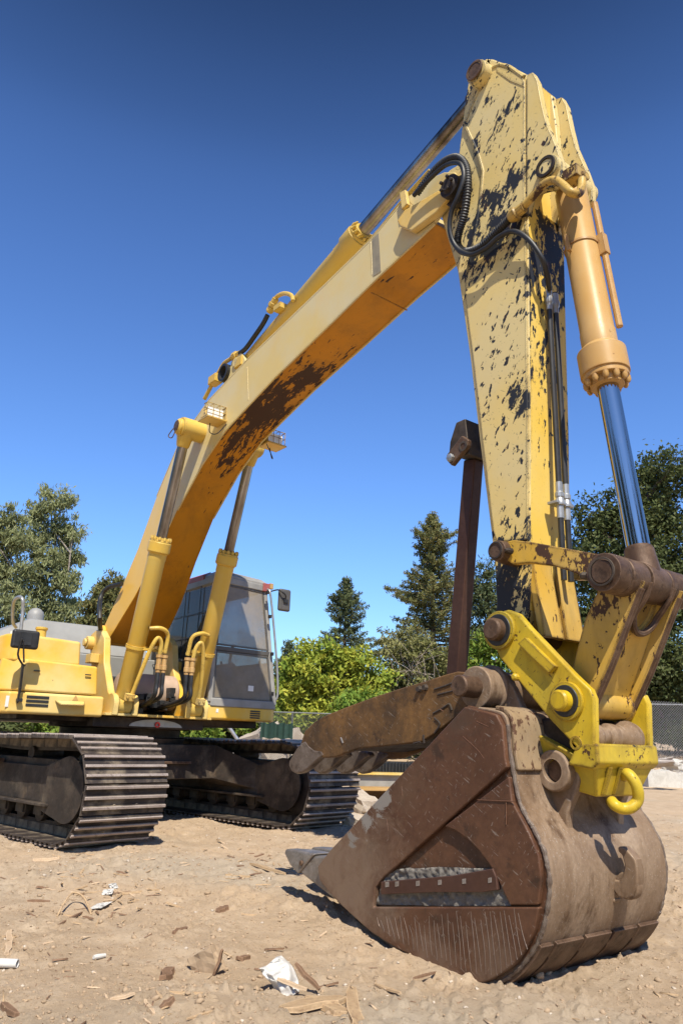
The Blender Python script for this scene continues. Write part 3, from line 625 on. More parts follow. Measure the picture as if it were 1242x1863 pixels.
# foot of the boom
c = MB(); c.lathe((rings[0][0][0]-.02, -.36, 1.98), (rings[0][0][0]-.02, .36, 1.98), [(0, .11), (.72, .11)], 32); P(c, 'foot_boss', 'boom', BOOM, .01)
# work lights with wire guards
for yy, px in ((-.34, None), (.34, None)):
    if yy < 0: lc = Y(388, 752, -.33)
    else: q = Y(388, 752, -.33); lc = Vector((q.x+.05, .36, q.z-.10))
    c = MB(); c.box(lc.x-.09, lc.x+.02, lc.y-.095, lc.y+.095, lc.z-.06, lc.z+.05)
    lt = P(c, 'work_light', 'yellow', BOOM, .012); 
    c = MB(); c.box(lc.x+.022, lc.x+.05, lc.y-.085, lc.y+.085, lc.z-.055, lc.z+.04); c.mi = 1
    x1 = lc.x+.07
    for k in np.linspace(-.105, .105, 4): c.tube([(lc.x, lc.y+k, lc.z+.075), (x1, lc.y+k, lc.z+.07), (x1, lc.y+k, lc.z-.07), (lc.x, lc.y+k, lc.z-.075)] , .0042, 6, 0)
    for k in (-.07, .0, .07): c.tube([(lc.x, lc.y-.105, lc.z+k), (x1, lc.y-.105, lc.z+k), (x1, lc.y+.105, lc.z+k), (lc.x, lc.y+.105, lc.z+k)], .0042, 6, 0)
    c.box(lc.x-.1, lc.x+.1, lc.y-.112, lc.y+.112, lc.z-.092, lc.z-.078)
    P(c, 'lamp_guard', ('white', 'yellow'), BOOM, 0)
    c = MB(); s = 1 if yy > 0 else -1; c.bar((lc.x-.06, s*.215, lc.z-.02), (lc.x-.06, lc.y-s*.1, lc.z-.02), .05, .012); P(c, 'light_bracket', 'yellow', BOOM, .002)
    c = MB(); c.tube([(lc.x-.05, lc.y, lc.z-.09), (lc.x-.02, lc.y+s*.01, lc.z-.2), (lc.x+.06, lc.y-s*.03, lc.z-.23), (lc.x+.10, s*.225, lc.z-.12)], .005, 6); P(c, 'lamp_wire', 'black', BOOM, 0)

# ---- hydraulic cylinders
def cylinder(name, p0, p1, tg, rb, rr, mat, rodmat, eye0, eye1, gland, w0=.09, w1=.08, gl=.16, bolts=True):
    p0 = Vector(p0); p1 = Vector(p1); L = (p1-p0).length; d = (p1-p0)/L; g = L*tg
    c = MB(); c.lathe(p0, p1, [(eye0*.55, rb*.8), (eye0*.9, rb), (g-gl*1.7, rb), (g-gl*1.7+.012, rb*1.04), (g-gl*1.2, rb*1.04), (g-gl*1.05, gland), (g-gl*.35, gland), (g-gl*.34, gland*.93), (g-gl*.2, gland*.93), (g-gl*.19, gland*.72), (g, gland*.68)], 40)
    c.cyl(p0-Vector((0, w0, 0)), p0+Vector((0, w0, 0)), eye0)
    o = P(c, name, mat, EX, .005)
    c = MB(); c.lathe(p0+d*g*.9, p1, [(0, rr), (L-g*.9-eye1*.6, rr)], 40); ro = P(c, 'piston_rod', rodmat, o, 0)
    c = MB(); c.cyl(p1-Vector((0, w1, 0)), p1+Vector((0, w1, 0)), eye1); c.lathe(p1-d*(eye1+.10), p1, [(0, rr*1.05), (.02, rr*1.25), (eye1+.1, eye1*.95)], 28); P(c, 'rod_eye', mat if name == 'boom_cylinder' else 'pin', ro, .005)
    if bolts:
        a, b_ = frame(d)
        for k in range(12):
            c = MB()
            q = p0+d*(g-gl*.205)+(a*math.cos(k*.5236)+b_*math.sin(k*.5236))*gland*.82; c.lathe(q, q+d, [(0, gland*.13), (.025, gland*.13), (.04, gland*.07)], 10); P(c, 'gland_bolt', mat, o, 0)
    return o
pn = Y(340, 780, -.40); ft = Y(223, 1282, -.40)
ft = Vector((ft.x, -.40, ft.z)); 
for s in (-1, 1):
    a = Vector((ft.x, s*.40, ft.z)); e_ = Vector((pn.x, s*.40, pn.z))
    o = cylinder('boom_cylinder', a, e_, .60, .092, .054, 'yellow_cyl', 'chrome2', .10, .105, .118, .07, .075, .14)
    c = MB(); c.lathe((pn.x, s*.52, pn.z), (pn.x, s*.21, pn.z), [(0, .06), (.02, .085), (.06, .085), (.06, .11), (.31, .11)], 32); P(c, 'rod_pin', 'yellow_cyl', BOOM, .006)
    c = MB(); c.lathe((pn.x, s*.525, pn.z), (pn.x, s*.50, pn.z), [(0, .05), (.005, .062), (.02, .062)], 28)
    if s < 0: c.tube([(pn.x-.04, s*.53, pn.z-.02), (pn.x-.10, s*.55, pn.z-.09), (pn.x-.03, s*.54, pn.z-.13), (pn.x+.02, s*.53, pn.z-.06)], .006, 6)
    P(c, 'pin_cap', 'pin', BOOM, .003)
    for q in (-1, 1):
        c = MB(); yy = s*.40+q*.105
        c.prism([(ft.x-.2, 1.07), (ft.x+.10, 1.07)]+[(ft.x+.11*math.cos(t), ft.z+.11*math.sin(t)) for t in np.linspace(-.3, math.pi+.1, 14)], yy-.028, yy+.028); P(c, 'cylinder_lug', 'yellow', EX, .008)
    c = MB(); d = (e_-a).normalized(); m0 = a+d*.10
    bx = Vector((d.z, 0, -d.x)); c.extr([m0+bx*.10+Vector((0, .045, 0))-d*.02, m0+bx*.10+Vector((0, -.045, 0))-d*.02, m0+bx*.10+Vector((0, -.045, 0))+d*.05, m0+bx*.10+Vector((0, .045, 0))+d*.05], bx*.06)
    for yy in (-.03, .03): c.lathe(m0+bx*.155+Vector((0, yy, .02)), m0+bx*.18+Vector((0, yy, .02)), [(0, .014), (.02, .014)], 6)
    P(c, 'port_block', 'yellow', o, .004)
    # feed pipes looping over to the hoses, and the clamp round the barrel
    c = MB(); k0 = a+d*.60; c.ring(k0-d*.02, k0+d*.02, .104, .091, 32); c.box(k0.x+.02, k0.x+.13, k0.y-s*.20-.02, k0.y-s*.20+.02, k0.z-.02, k0.z+.02); c.bar(k0+bx*.08, k0+bx*.08+Vector((0, -s*.27, 0)), .03, .03); P(c, 'clamp', 'yellow_cyl', o, .004)
    i = -s
    top = k0+bx*.07
    c = MB(); c.tube([m0+bx*.13+Vector((0, i*.02, .02)), a+d*.35+bx*.14+Vector((0, i*.05, 0)), a+d*.62+bx*.14+Vector((0, i*.10, 0)), a+d*.74+bx*.14+Vector((0, i*.15, 0)), a+d*.70+bx*.14+Vector((0, i*.20, -.01)), a+d*.60+bx*.14+Vector((0, i*.21, -.03))], .021, 10); P(c, 'feed_pipe', 'yellow_cyl', o, 0)
    c = MB(); c.tube([a+d*.82+bx*.09+Vector((0, i*.06, 0)), a+d*.84+bx*.13+Vector((0, i*.17, 0)), a+d*.78+bx*.12+Vector((0, i*.26, 0)), a+d*.62+bx*.12+Vector((0, i*.27, -.03))], .021, 10); P(c, 'feed_pipe', 'yellow_cyl', o, 0)
    for k, yo in enumerate((.21, .27)):
        h0 = a+d*.60+bx*.13+Vector((0, i*yo, -.03)); c = MB(); c.lathe(h0, h0-Vector((0, 0, 1)), [(0, .034), (.03, .034), (.035, .026), (.10, .026), (.105, .032), (.15, .032), (.155, .024), (.18, .024)], 8); P(c, 'hose_fitting', 'orange_cyl', o, .002)
        c = MB(); e0 = h0-Vector((0, 0, .17)); c.tube([e0, e0+Vector((0, 0, -.12)), e0+Vector((-.05, i*.0, -.26)), Vector((.62, s*.10-.03*k, 1.16)), Vector((.5, s*.10, 1.14))], .022, 10); P(c, 'hydraulic_hose', 'black', o, 0)
# arm cylinder on the boom's back
AT = Y(862, 128, -.27); pa = Vector((AT.x+.02, 0, AT.z-.03))
TBX = pa.copy(); pa = Y(888, 154, 0); g0 = Y(657, 424, 0); dd = (pa-g0).normalized(); pf = g0-dd*1.95
o = cylinder('arm_cylinder', pf, pa, (g0-pf).length/(pa-pf).length+.01, .095, .06, 'yellow_cyl', 'chrome2', .10, .09, .118, .08, .08, .20)
c = MB()
for s in (-1, 1): c.prism([(pf.x-.28, pf.z-.40), (pf.x+.30, pf.z-.22), (pf.x+.11, pf.z+.06), (pf.x, pf.z+.12), (pf.x-.11, pf.z+.05)], *sorted((s*.09, s*.13)))
c.cyl((pf.x, -.15, pf.z), (pf.x, .15, pf.z), .05); P(c, 'cylinder_bracket', 'boom', BOOM, .006)
# pipes along the boom's back
yp = -.12
c = MB(); c.tube([Y(533, 548, yp), Y(530, 538, yp), Y(518, 534, yp), Y(505, 539, yp), Y(498, 549, yp), Y(493, 562, yp)], .022, 10); P(c, 'feed_pipe', 'yellow_cyl', o, 0)
c = MB(); c.lathe(Y(502, 543, yp), Y(487, 573, yp), [(0, .035), (.05, .035), (.055, .045), (.09, .045), (.095, .035), (.14, .04), (.16, .028)], 10); c.box(*[v for t in zip(Y(509, 560, yp)-Vector((.06, .04, .03)), Y(509, 560, yp)+Vector((.06, .04, .03))) for v in t]); P(c, 'hose_fitting', 'yellow_cyl', o, .003)
c = MB(); c.tube([Y(487, 573, yp), Y(478, 590, yp), Y(463, 612, yp), Y(447, 634, yp), Y(434, 644, yp)], .024, 12); P(c, 'hydraulic_hose', 'black', o, 0)
c = MB(); c.lathe(Y(436, 642, yp), Y(418, 655, yp), [(0, .028), (.05, .028), (.055, .045), (.11, .045), (.115, .034), (.15, .034)], 10); c.tube([Y(421, 652, yp), Y(408, 661, yp), Y(400, 674, yp), Y(390, 692, yp), Y(372, 726, yp)], .022, 10); P(c, 'hydraulic_pipe', 'yellow_cyl', BOOM, 0)
c = MB(); q = Y(392, 690, yp); c.box(q.x-.08, q.x+.08, q.y-.05, q.y+.05, q.z-.06, q.z+.04); q = Y(440, 657, -.1); c.box(q.x-.07, q.x+.07, q.y-.05, q.y+.05, q.z-.08, q.z+.03); P(c, 'pipe_clamp', 'yellow_cyl', BOOM, .01)
c = MB(); q = Y(412, 680, -.12); c.ring(q-Vector((.0, .05, 0)), q+Vector((.0, .05, 0)), .10, .075, 24); P(c, 'hose_coil', 'black', BOOM, 0)
for k, (y_, r_) in enumerate(((.05, .028), (.12, .028), (-.16, .018))):
    c = MB(); c.tube([(rg[0][0], y_, rg[0][2]+.05) for rg in rings[2:8]], r_, 8); P(c, 'hydraulic_pipe', 'yellow_cyl', BOOM, 0)
for k, y_ in enumerate((-.19, -.15, .16)):
    c = MB(); c.tube([Y(640+10*k, 478-10*k, y_)+Vector((0, 0, .02)), Y(690, 428, y_)+Vector((0, 0, .05)), Y(735, 372, y_)+Vector((0, 0, .05)), Y(782, 322, y_)+Vector((0, 0, .06))], .018, 8); P(c, 'hydraulic_pipe', 'yellow_cyl', BOOM, 0)
c = MB(); c.prism([xz(*q, -.25) for q in ((728, 352), (738, 346), (742, 372), (732, 382))], -.262, -.226); P(c, 'lug', 'yellow', BOOM, .004)

# ---- arm
HA = .19
def ypoly(pts, y): return [xz(*q, y) for q in pts]
b = MB(); b.prism(ypoly(((883, 106), (896, 107), (925, 118), (958, 135), (957, 338), (960, 400), (962, 614), (964, 763), (964, 983), (968, 1031), (962, 1110), (940, 1165), (912, 1178), (893, 1157), (902, 1100), (899, 1035), (892, 968), (871, 800), (854, 652), (838, 540), (831, 492), (812, 430), (796, 372), (797, 330), (818, 308), (831, 300), (844, 191), (852, 140)), -HA), -HA, HA)
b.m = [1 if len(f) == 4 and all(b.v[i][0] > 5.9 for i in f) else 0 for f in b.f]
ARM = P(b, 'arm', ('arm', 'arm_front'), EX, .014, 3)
pan = ypoly(((846, 226), (862, 186), (882, 143), (900, 122), (922, 121), (950, 139), (955, 150), (954, 338), (957, 400), (959, 614), (961, 763), (961, 983), (940, 985), (905, 985), (899, 968), (879, 800), (862, 652), (847, 540), (848, 500), (860, 450), (875, 353), (879, 312), (870, 281)), -HA)
c = MB(); c.prism(pan, -HA-.012, -HA+.004); P(c, 'side_plate', 'arm', ARM, .006, 2)
seam([(846, 226), (870, 281), (879, 312), (875, 353), (860, 450), (849, 500)], -HA-.008, .013, ARM, 'arm')
c = MB(); c.tube([Y(*q, -HA-.006) for q in ((846, 226), (862, 186), (882, 143), (900, 122), (922, 121), (952, 141))], .016, 8); P(c, 'edge_flange', 'arm', ARM, 0)
ear = ypoly(((957, 136), (968, 131), (976, 146), (984, 188), (992, 222), (1009, 262), (1021, 296), (1020, 322), (1004, 340), (984, 345), (966, 352), (960, 372), (957, 396)), -.2)
for s in (-1, 1):
    c = MB(); c.prism(ear, *((-.20, -.145) if s < 0 else (.115, .17))); P(c, 'cylinder_ear', 'arm', ARM, .010, 3)
c = MB()
for s in (-1, 1): c.prism(ypoly(((957, 140), (966, 140), (972, 185), (978, 260), (980, 330), (968, 360), (957, 396)), -.16), *((-.146, -.075) if s < 0 else (.06, .116)))
P(c, 'ear_gusset', 'arm', ARM, .014, 3)
PC = xz(993, 304, -.235)
c = MB(); c.lathe((PC[0], -.245, PC[1]), (PC[0], .215, PC[1]), [(0, .050), (.012, .055), (.013, .082), (.05, .085), (.41, .085), (.447, .08), (.448, .055), (.46, .05)], 36); P(c, 'cylinder_pin', 'arm', ARM, .004)
c = MB(); c.ring((PC[0], -.252, PC[1]), (PC[0], -.238, PC[1]), .072, .052, 32); P(c, 'pin_ring', 'dark', ARM, .003)
# top boss for the arm cylinder
TB = (TBX.x, TBX.z)
c = MB(); c.lathe((TB[0], -.29, TB[1]), (TB[0], .29, TB[1]), [(0, .055), (.012, .058), (.013, .085), (.05, .09), (.11, .09), (.112, .07), (.468, .07), (.47, .09), (.58, .085)], 36); P(c, 'cylinder_pin', 'arm', ARM, .004)
c = MB(); c.cyl((TB[0], -.296, TB[1]), (TB[0], -.285, TB[1]), .055); c.ring((TB[0], -.30, TB[1]), (TB[0], -.284, TB[1]), .074, .058); P(c, 'pin_cap', 'pin', ARM, .003)
for s in (-1, 1):
    c = MB(); c.prism([(TB[0]+.09*math.cos(t), TB[1]+.09*math.sin(t)) for t in np.linspace(.9, 3.9, 14)]+list(ypoly(((848, 196), (880, 150), (888, 112)), -HA)), *sorted((s*.192, s*.12))); P(c, 'cylinder_ear', 'arm', ARM, .008)
c = MB(); c.prism(ypoly(((905, 121), (952, 140), (955, 160), (930, 150), (905, 132)), -HA), -HA-.016, -HA-.011); P(c, 'edge_flange', 'arm', ARM, .002)
# front guard at the tip, two worn plates
c = MB(); g = ypoly(((967, 1000), (969, 1031), (990, 1157), (978, 1158), (958, 1040)), -HA)
for ya, yb in ((-HA+.004, -.018), (.018, HA-.004)): c.prism(g, ya, yb)
c.prism([(x_-.02, z_) for x_, z_ in g], -.02, .02); P(c, 'tip_guard', 'link', ARM, .004)
# pipes and hoses down the front of the arm
xf_ = Y(962, 614, -HA).x
for k, (y_, off) in enumerate(((-.035, .035), (.03, .035))):
    c = MB(); p0 = Y(990, 560+12*k, y_); 
    pts = [Vector((xf_+.045, y_, z)) for z in (3.62, 3.0, 2.45, 1.98, 1.80)]
    pts[0].z = 3.62+.05*k
    c.tube(pts, .017, 10); P(c, 'hydraulic_pipe', 'black', ARM, 0)
    c = MB(); q = Vector((xf_+.045, y_, 2.38)); c.lathe(q, q-Vector((0, 0, 1)), [(0, .02), (.06, .02), (.065, .026), (.09, .026), (.095, .02), (.12, .03), (.14, .03), (.145, .02), (.22, .02)], 10); P(c, 'pipe_fitting', 'galv', ARM, .002)
    c = MB(); q = Vector((xf_+.045, y_, 3.66)); c.lathe(q, q-Vector((0, 0, 1)), [(0, .022), (.05, .022), (.055, .027), (.09, .027), (.10, .02), (.14, .02)], 8); P(c, 'pipe_fitting', 'galv', ARM, .002)
c = MB(); c.box(xf_-.01, xf_+.06, -.08, .08, 2.245, 2.262); P(c, 'pipe_clamp', 'galv', ARM, .003)
yh = -.30
def rib(n):  return lambda t: .0265+.0025*math.cos(t*n*6.283)
def ctube(pts, n, sub): P0 = spline(pts, sub); return P0
hp = [Y(758, 352, yh), Y(783, 318, yh), Y(808, 294, -.31), Y(832, 287, -.32), Y(848, 306, -.32), Y(850, 345, -.32), Y(844, 390, -.31), Y(834, 425, -.29), Y(832, 446, -.27), Y(846, 458, -.25), Y(872, 450, -.25), Y(900, 424, -.255), Y(926, 398, -.265), Y(938, 385, -.27)]
Ln = sum((hp[i+1]-hp[i]).length for i in range(len(hp)-1))
c = MB(); c.tube(hp, rib(round(Ln/.0155)), 14, 52); P(c, 'corrugated_hose', 'black', ARM, 0)
hs = [Y(752, 356, -.34), Y(785, 322, -.345), Y(812, 300, -.35), Y(836, 298, -.36), Y(843, 322, -.36), Y(833, 356, -.36), Y(820, 388, -.35), Y(818, 422, -.33), Y(830, 450, -.30), Y(854, 463, -.29), Y(882, 452, -.29), Y(908, 430, -.28), Y(935, 421, -.27), Y(962, 437, -.25), Y(985, 470, -.20), Y(995, 500, -.12), Y(999, 528, -.05)]
c = MB(); c.tube(hs, .0165, 12, 8); P(c, 'hydraulic_hose', 'black', ARM, 0)
yb = -.27
c = MB(); c.lathe(Y(926, 398, yb), Y(945, 383, yb), [(0, .03), (.03, .045), (.06, .045), (.07, .034), (.12, .034)], 10); c.tube([Y(938, 388, yb), Y(958, 369, yb), Y(975, 350, yb), Y(992, 333, yb), Y(1008, 328, yb), Y(1022, 336, yb), Y(1038, 350, yb), Y(1052, 352, -.22), Y(1057, 340, -.18), Y(1058, 326, -.16)], .026, 12); P(c, 'hydraulic_pipe', 'link', ARM, 0)
c = MB(); q = Y(1044, 320, -.15); c.box(q.x-.05, q.x+.05, q.y-.05, q.y+.05, q.z-.04, q.z+.04); q = Y(1062, 322, -.12); c.cyl(q-Vector((.04, 0, 0)), q+Vector((.02, 0, 0)), .03, 8); P(c, 'pipe_clamp', 'link', ARM, .005)
c = MB(); q = Y(945, 388, -.22); c.box(q.x-.05, q.x+.05, -.25, -.19, q.z-.03, q.z+.03); P(c, 'hose_bracket', 'dark', ARM, .005)
# rear bracket that holds the thumb strut
sy = 0.0
c = MB(); c.prism(ypoly(((868, 770), (851, 777), (840, 812), (838, 834), (852, 838), (876, 836)), sy), -.12, .12); P(c, 'strut_bracket', 'dark', ARM, .01)
c = MB(); c.prism(ypoly(((814, 829), (842, 793), (854, 801), (852, 812), (823, 848), (814, 838)), -.15), -.165, -.125); P(c, 'latch_plate', 'pin', ARM, .008)
c = MB(); q = Y(822, 834, -.16); c.lathe((q.x, -.165, q.z), (q.x, -.2, q.z), [(0, .028), (.025, .028), (.03, .016)], 6); P(c, 'bolt', 'galv', ARM, .002); c = MB(); q2 = Y(843, 812, -.16); c.ring((q2.x, -.164, q2.z), (q2.x, -.169, q2.z), .034, .022); P(c, 'bolt_hole', 'dark', ARM, 0)

# ---- bucket cylinder
PR = xz(1105, 1043, -.33)                       # the pin the rod, idler links and bucket link share
o = cylinder('bucket_cylinder', (PC[0], 0, PC[1]), (PR[0], 0, PR[1]), .565, .098, .060, 'orange_cyl', 'chrome', .085, .10, .138, .07, .085, .22)
d = (Vector((PR[0], 0, PR[1]))-Vector((PC[0], 0, PC[1]))).normalized(); bx = Vector((d.z, 0, -d.x)); bx = bx if bx.x > 0 else -bx
k0 = Vector((PC[0], 0, PC[1]))+d*.52
c = MB(); c.ring(k0-d*.009, k0+d*.009, .105, .096, 36); c.bar(k0+Vector((-.02, -.110, 0))-d*.06, k0+Vector((-.02, -.110, 0))+d*.06, .02, .03); q = k0+bx*.115+Vector((0, .05, 0)); c.bar(q-d*.05, q+d*.10, .05, .05); P(c, 'clamp', 'orange_cyl', o, .003)
c = MB(); c.tube([q-d*.30, q, q+d*.35, q+d*.62], .02, 10); P(c, 'feed_pipe', 'orange_cyl', o, 0)
# ---- idler links
PI1 = xz(908, 1003, -.34)
lk = ypoly(((925, 985), (938, 983), (970, 987), (1030, 998), (1085, 1008), (1118, 1012), (1138, 1030), (1134, 1062), (1112, 1074), (1086, 1062), (1045, 1042), (1008, 1030), (966, 1025), (934, 1027), (918, 1015)), -.30)
for s in (-1, 1):
    c = MB(); c.prism(lk, *sorted((s*.265, s*.315))); il = P(c, 'idler_link', 'link', EX, .008)
    if s > 0: continue
    c = MB(); c.lathe((PI1[0], -.375, PI1[1]), (PI1[0], .375, PI1[1]), [(0, .042), (.012, .042), (.013, .058), (.05, .062), (.10, .066), (.65, .066), (.74, .055)], 32); P(c, 'link_pin', 'pin', il, .004)
    c = MB(); c.ring((PI1[0], -.38, PI1[1]), (PI1[0], -.372, PI1[1]), .050, .040); c.lathe((PI1[0]+.07, -.325, PI1[1]-.01), (PI1[0]+.07, -.36, PI1[1]-.01), [(0, .02), (.03, .018), (.05, .008)], 8)
    c.lathe((PR[0]-.1, -.33, PR[1]+.0), (PR[0]-.16, -.36, PR[1]+.01), [(0, .022), (.04, .02), (.05, .01)], 8); P(c, 'grease_nipple', 'dark', il, .002)
# ---- bucket link
C2 = xz(1024, 1275, -.335)                      # lower pin in the coupler
a = Vector((PR[0]-C2[0], 0, PR[1]-C2[1])); AL = a.length; a.normalize(); nn = Vector((a.z, 0, -a.x)); nn = nn if nn.x > 0 else -nn
Q2 = Vector((C2[0], 0, C2[1]))
def LP(t, n, y): return Q2+a*t+nn*n+Vector((0, y, 0))
c = MB()
for s in (-1, 1):
    pts = [LP(.0, -.075, 0), LP(.0, .065, 0), LP(AL*.35, .085, 0), LP(AL*.8, .095, 0), LP(AL+.02, .10, 0), LP(AL+.02, -.10, 0), LP(AL*.6, -.13, 0), LP(AL*.25, -.11, 0)]
    c.extr([p+Vector((0, s*.20, 0)) for p in pts], (0, -s*.045, 0))
    # widening towards the top
bl = P(c, 'bucket_link', 'link', EX, .008)
c = MB(); rim = [(-.155, .0), (.155, .0), (.155, AL-.04), (.105, AL-.04), (.10, AL-.10)]+[(.10*math.cos(t), AL-.14-.11*math.sin(t)) for t in np.linspace(0, math.pi, 12)]+[(-.10, AL-.10), (-.105, AL-.04), (-.155, AL-.04)]
c.extr([LP(t, .035, y) for y, t in rim], nn*-.03); P(c, 'web_plate', 'link', bl, .006)
c = MB(); c.tube([LP(AL+.02, .088, -.112), LP(AL-.06, .088, -.105)]+[LP(AL-.13-.12*math.sin(t), .062, -.108*math.cos(t)) for t in np.linspace(.2, math.pi-.2, 9)]+[LP(AL-.06, .088, .105), LP(AL+.02, .088, .112)], .018, 8, 4); P(c, 'slot_rim', 'pin', bl, 0)
for s in (-1, 1):
    c = MB(); c.tube([LP(-.0, .066, s*.178), LP(AL*.35, .086, s*.178), LP(AL*.8, .095, s*.178), LP(AL-.02, .10, s*.178)], .019, 8, 4); P(c, 'weld_seam', 'pin', bl, 0)
for ya, yb, rr in ((-.255, -.10, .098), (.10, .30, .098)):
    c = MB(); c.cyl((PR[0], ya, PR[1]), (PR[0], yb, PR[1]), rr, 40); P(c, 'pin_boss', 'pin', bl, .012)
c = MB(); c.lathe((PR[0], -.385, PR[1]), (PR[0], .36, PR[1]), [(0, .055), (.01, .06), (.012, .06), (.014, .066), (.016, .094), (.05, .098), (.11, .098), (.112, .08), (.66, .08), (.66, .095), (.73, .09), (.745, .05)], 40); P(c, 'link_pin', 'pin', bl, .004)
c = MB(); c.ring((PR[0], -.389, PR[1]), (PR[0], -.38, PR[1]), .072, .062, 36); P(c, 'pin_ring', 'dark', bl, .002)
c = MB(); c.lathe((Q2.x, -.22, Q2.z), (Q2.x, .215, Q2.z), [(0, .085), (.05, .085), (.06, .075), (.37, .075), (.38, .085), (.43, .085)], 36); P(c, 'lower_tube', 'link', bl, .006)

# ---- quick coupler
YN, YF = -.30, .225
cp = ypoly(((897, 1125), (906, 1114), (922, 1109), (941, 1116), (962, 1141), (1044, 1227), (1072, 1254), (1079, 1271), (1080, 1350), (1083, 1385), (1071, 1386), (1048, 1361), (998, 1308), (908, 1197), (894, 1165), (892, 1142)), YN)
c = MB()
c.prism(cp, YN, YN+.05)
CO = P(c, 'quick_coupler', 'coupler', EX, .012, 3)
cpf = [(x_, z_) for x_, z_ in cp]
c = MB(); c.prism(cpf, YF-.05, YF); P(c, 'side_plate', 'coupler', CO, .012, 3)
xt, zt_ = xz(1081, 1352, YN); zb_ = xz(1083, 1386, YN)[1]
c = MB(); c.prism([(xt-.10, zt_-.005), (xt+.012, zt_+.0), (xt+.016, zb_-.005), (xt-.02, zb_-.035), (xt-.16, zb_-.02)], YN-.004, YF+.004); P(c, 'cross_plate', 'coupler', CO, .012, 3)
c = MB(); zl = xz(1060, 1450, -.1)[1]-.01
up_ = [(xt-.01, YN+.01, zb_-.02), (xt-.01, YF-.01, zb_-.02), (xt-.34, YF-.01, zb_+.12), (xt-.34, YN+.01, zb_+.12)]
lo_ = [(xt-.075, YN+.10, zl+.02), (xt-.06, YF-.09, zl+.02), (xt-.36, YF-.06, zl+.08), (xt-.36, YN+.06, zl+.08)]
c.loft([up_, lo_]); P(c, 'lower_body', 'coupler', CO, .012, 3)
c = MB()
for y_ in (-.19, -.10): c.extr([(xt-.005, y_-.01, zb_-.025), (xt-.005, y_+.01, zb_-.025), (xt-.07, y_+.03, zl+.03), (xt-.07, y_+.01, zl+.03)], (.02, 0, 0))
P(c, 'rib', 'coupler', CO, .004)
# hook (lifting ring)
xh2 = xt+.01
c = MB(); c.tube([X(1134, 1412, xh2-.03), X(1141, 1408, xh2+.02), X(1152, 1420, xh2+.05), X(1159, 1437, xh2+.06), X(1159, 1456, xh2+.05), X(1147, 1469, xh2+.03), X(1131, 1471, xh2), X(1118, 1465, xh2-.02), X(1112, 1458, xh2-.05)], .027, 14); P(c, 'lifting_hook', 'coupler', CO, 0)
# raised bar, pins
c = MB(); c.prism(ypoly(((947, 1172), (961, 1160), (1016, 1213), (1004, 1226)), YN), YN-.032, YN+.002); P(c, 'stop_bar', 'coupler', CO, .005)
PA = xz(910, 1147, YN)
for q, rr, rc, ln in ((PA, .062, .088, .085), (C2, .052, .078, .085)):
    c = MB(); c.ring((q[0], YN-.022, q[1]), (q[0], YN+.002, q[1]), rc+.018, rr, 36); P(c, 'pin_collar', 'coupler', CO, .006)
    c = MB(); c.ring((q[0], YN-.03, q[1]), (q[0], YN-.018, q[1]), rc, rr*.8, 36); P(c, 'grease_ring', 'black', CO, .006)
    c = MB(); c.lathe((q[0], YN-ln, q[1]), (q[0], YF+.06, q[1]), [(0, rr*.82), (.012, rr), (YF-YN+.06+ln, rr)], 36); P(c, 'coupler_pin', 'pin' if q is PA else 'coupler', CO, .003)
q = xz(1047, 1352, YN); c = MB(); c.ring((q[0], YN-.006, q[1]), (q[0], YN+.002, q[1]), .034, .022, 24); P(c, 'hole_rim', 'coupler', CO, .003)
q = xz(939, 1232, YN); c = MB(); c.lathe((q[0], YN+.01, q[1]), (q[0], YN-.03, q[1]), [(0, .02), (.03, .02), (.04, .012)], 10); P(c, 'bolt', 'coupler', CO, .002)
C3 = xz(1047, 1343, YN); C3 = (xt-.10, zt_+.03)
c = MB(); c.lathe((C3[0], YN+.05, C3[1]), (C3[0], YF-.05, C3[1]), [(0, .055), (.05, .055), (.07, .068), (.10, .068), (.12, .05), (.18, .05), (.20, .07), (.24, .07), (.25, .055), (.30, .06), (.34, .085), (.38, .09), (.425, .08)], 32); P(c, 'inner_rollers', 'bucket_back', CO, .003)
c = MB(); c.box(xt-.36, xt-.17, YN+.06, YF-.06, zb_+.0, zt_+.12); P(c, 'lock_block', 'dark', CO, .02)

# ---- bucket
YB = .497
side_px = [(850, 1283), (868, 1288), (895, 1293), (912, 1299), (921, 1318), (927, 1377), (942, 1455), (956, 1487), (972, 1515), (988, 1552), (996, 1592), (997, 1626), (993, 1658), (984, 1694), (970, 1726), (952, 1752), (930, 1772), (906, 1788), (882, 1795), (860, 1789), (835, 1778), (775, 1751), (727, 1730), (679, 1694), (652, 1670), (627, 1648), (586, 1600), (583, 1574), (608, 1544)]
sp = ypoly(side_px, -YB)
c = MB(); c.prism(sp, -YB, -YB+.035); BK = P(c, 'bucket', 'bucket', EX, .008, 2)
c = MB(); c.prism(sp, YB-.035, YB); P(c, 'side_plate', 'bucket', BK, .008)
shell = sp[1:26]
sv = spline([(x_, 0, z_) for x_, z_ in shell], 3)
def offs(pts, d_):
    out = []
    for i, p in enumerate(pts):
        t = (pts[min(i+1, len(pts)-1)]-pts[max(i-1, 0)]).normalized(); n_ = Vector((t.z, 0, -t.x)); n_ = -n_
        ctr = Vector((5.5, 0, .45)); n_ = n_ if n_.dot(p-ctr) > 0 else -n_
        out.append(p+n_*d_)
    return out
def strip(pts, y0, y1, d0, d1):
    o0 = offs(pts, d1); i0 = offs(pts, d0); m_ = MB()
    m_.loft([[(a_.x, y0, a_.z), (a_.x, y1, a_.z), (b_.x, y1, b_.z), (b_.x, y0, b_.z)] for a_, b_ in zip(o0, i0)]); return m_
P(strip(sv, -YB+.002, YB-.002, -.03, .006), 'bucket_shell', 'bucket_back', BK, .006, 2, 50)
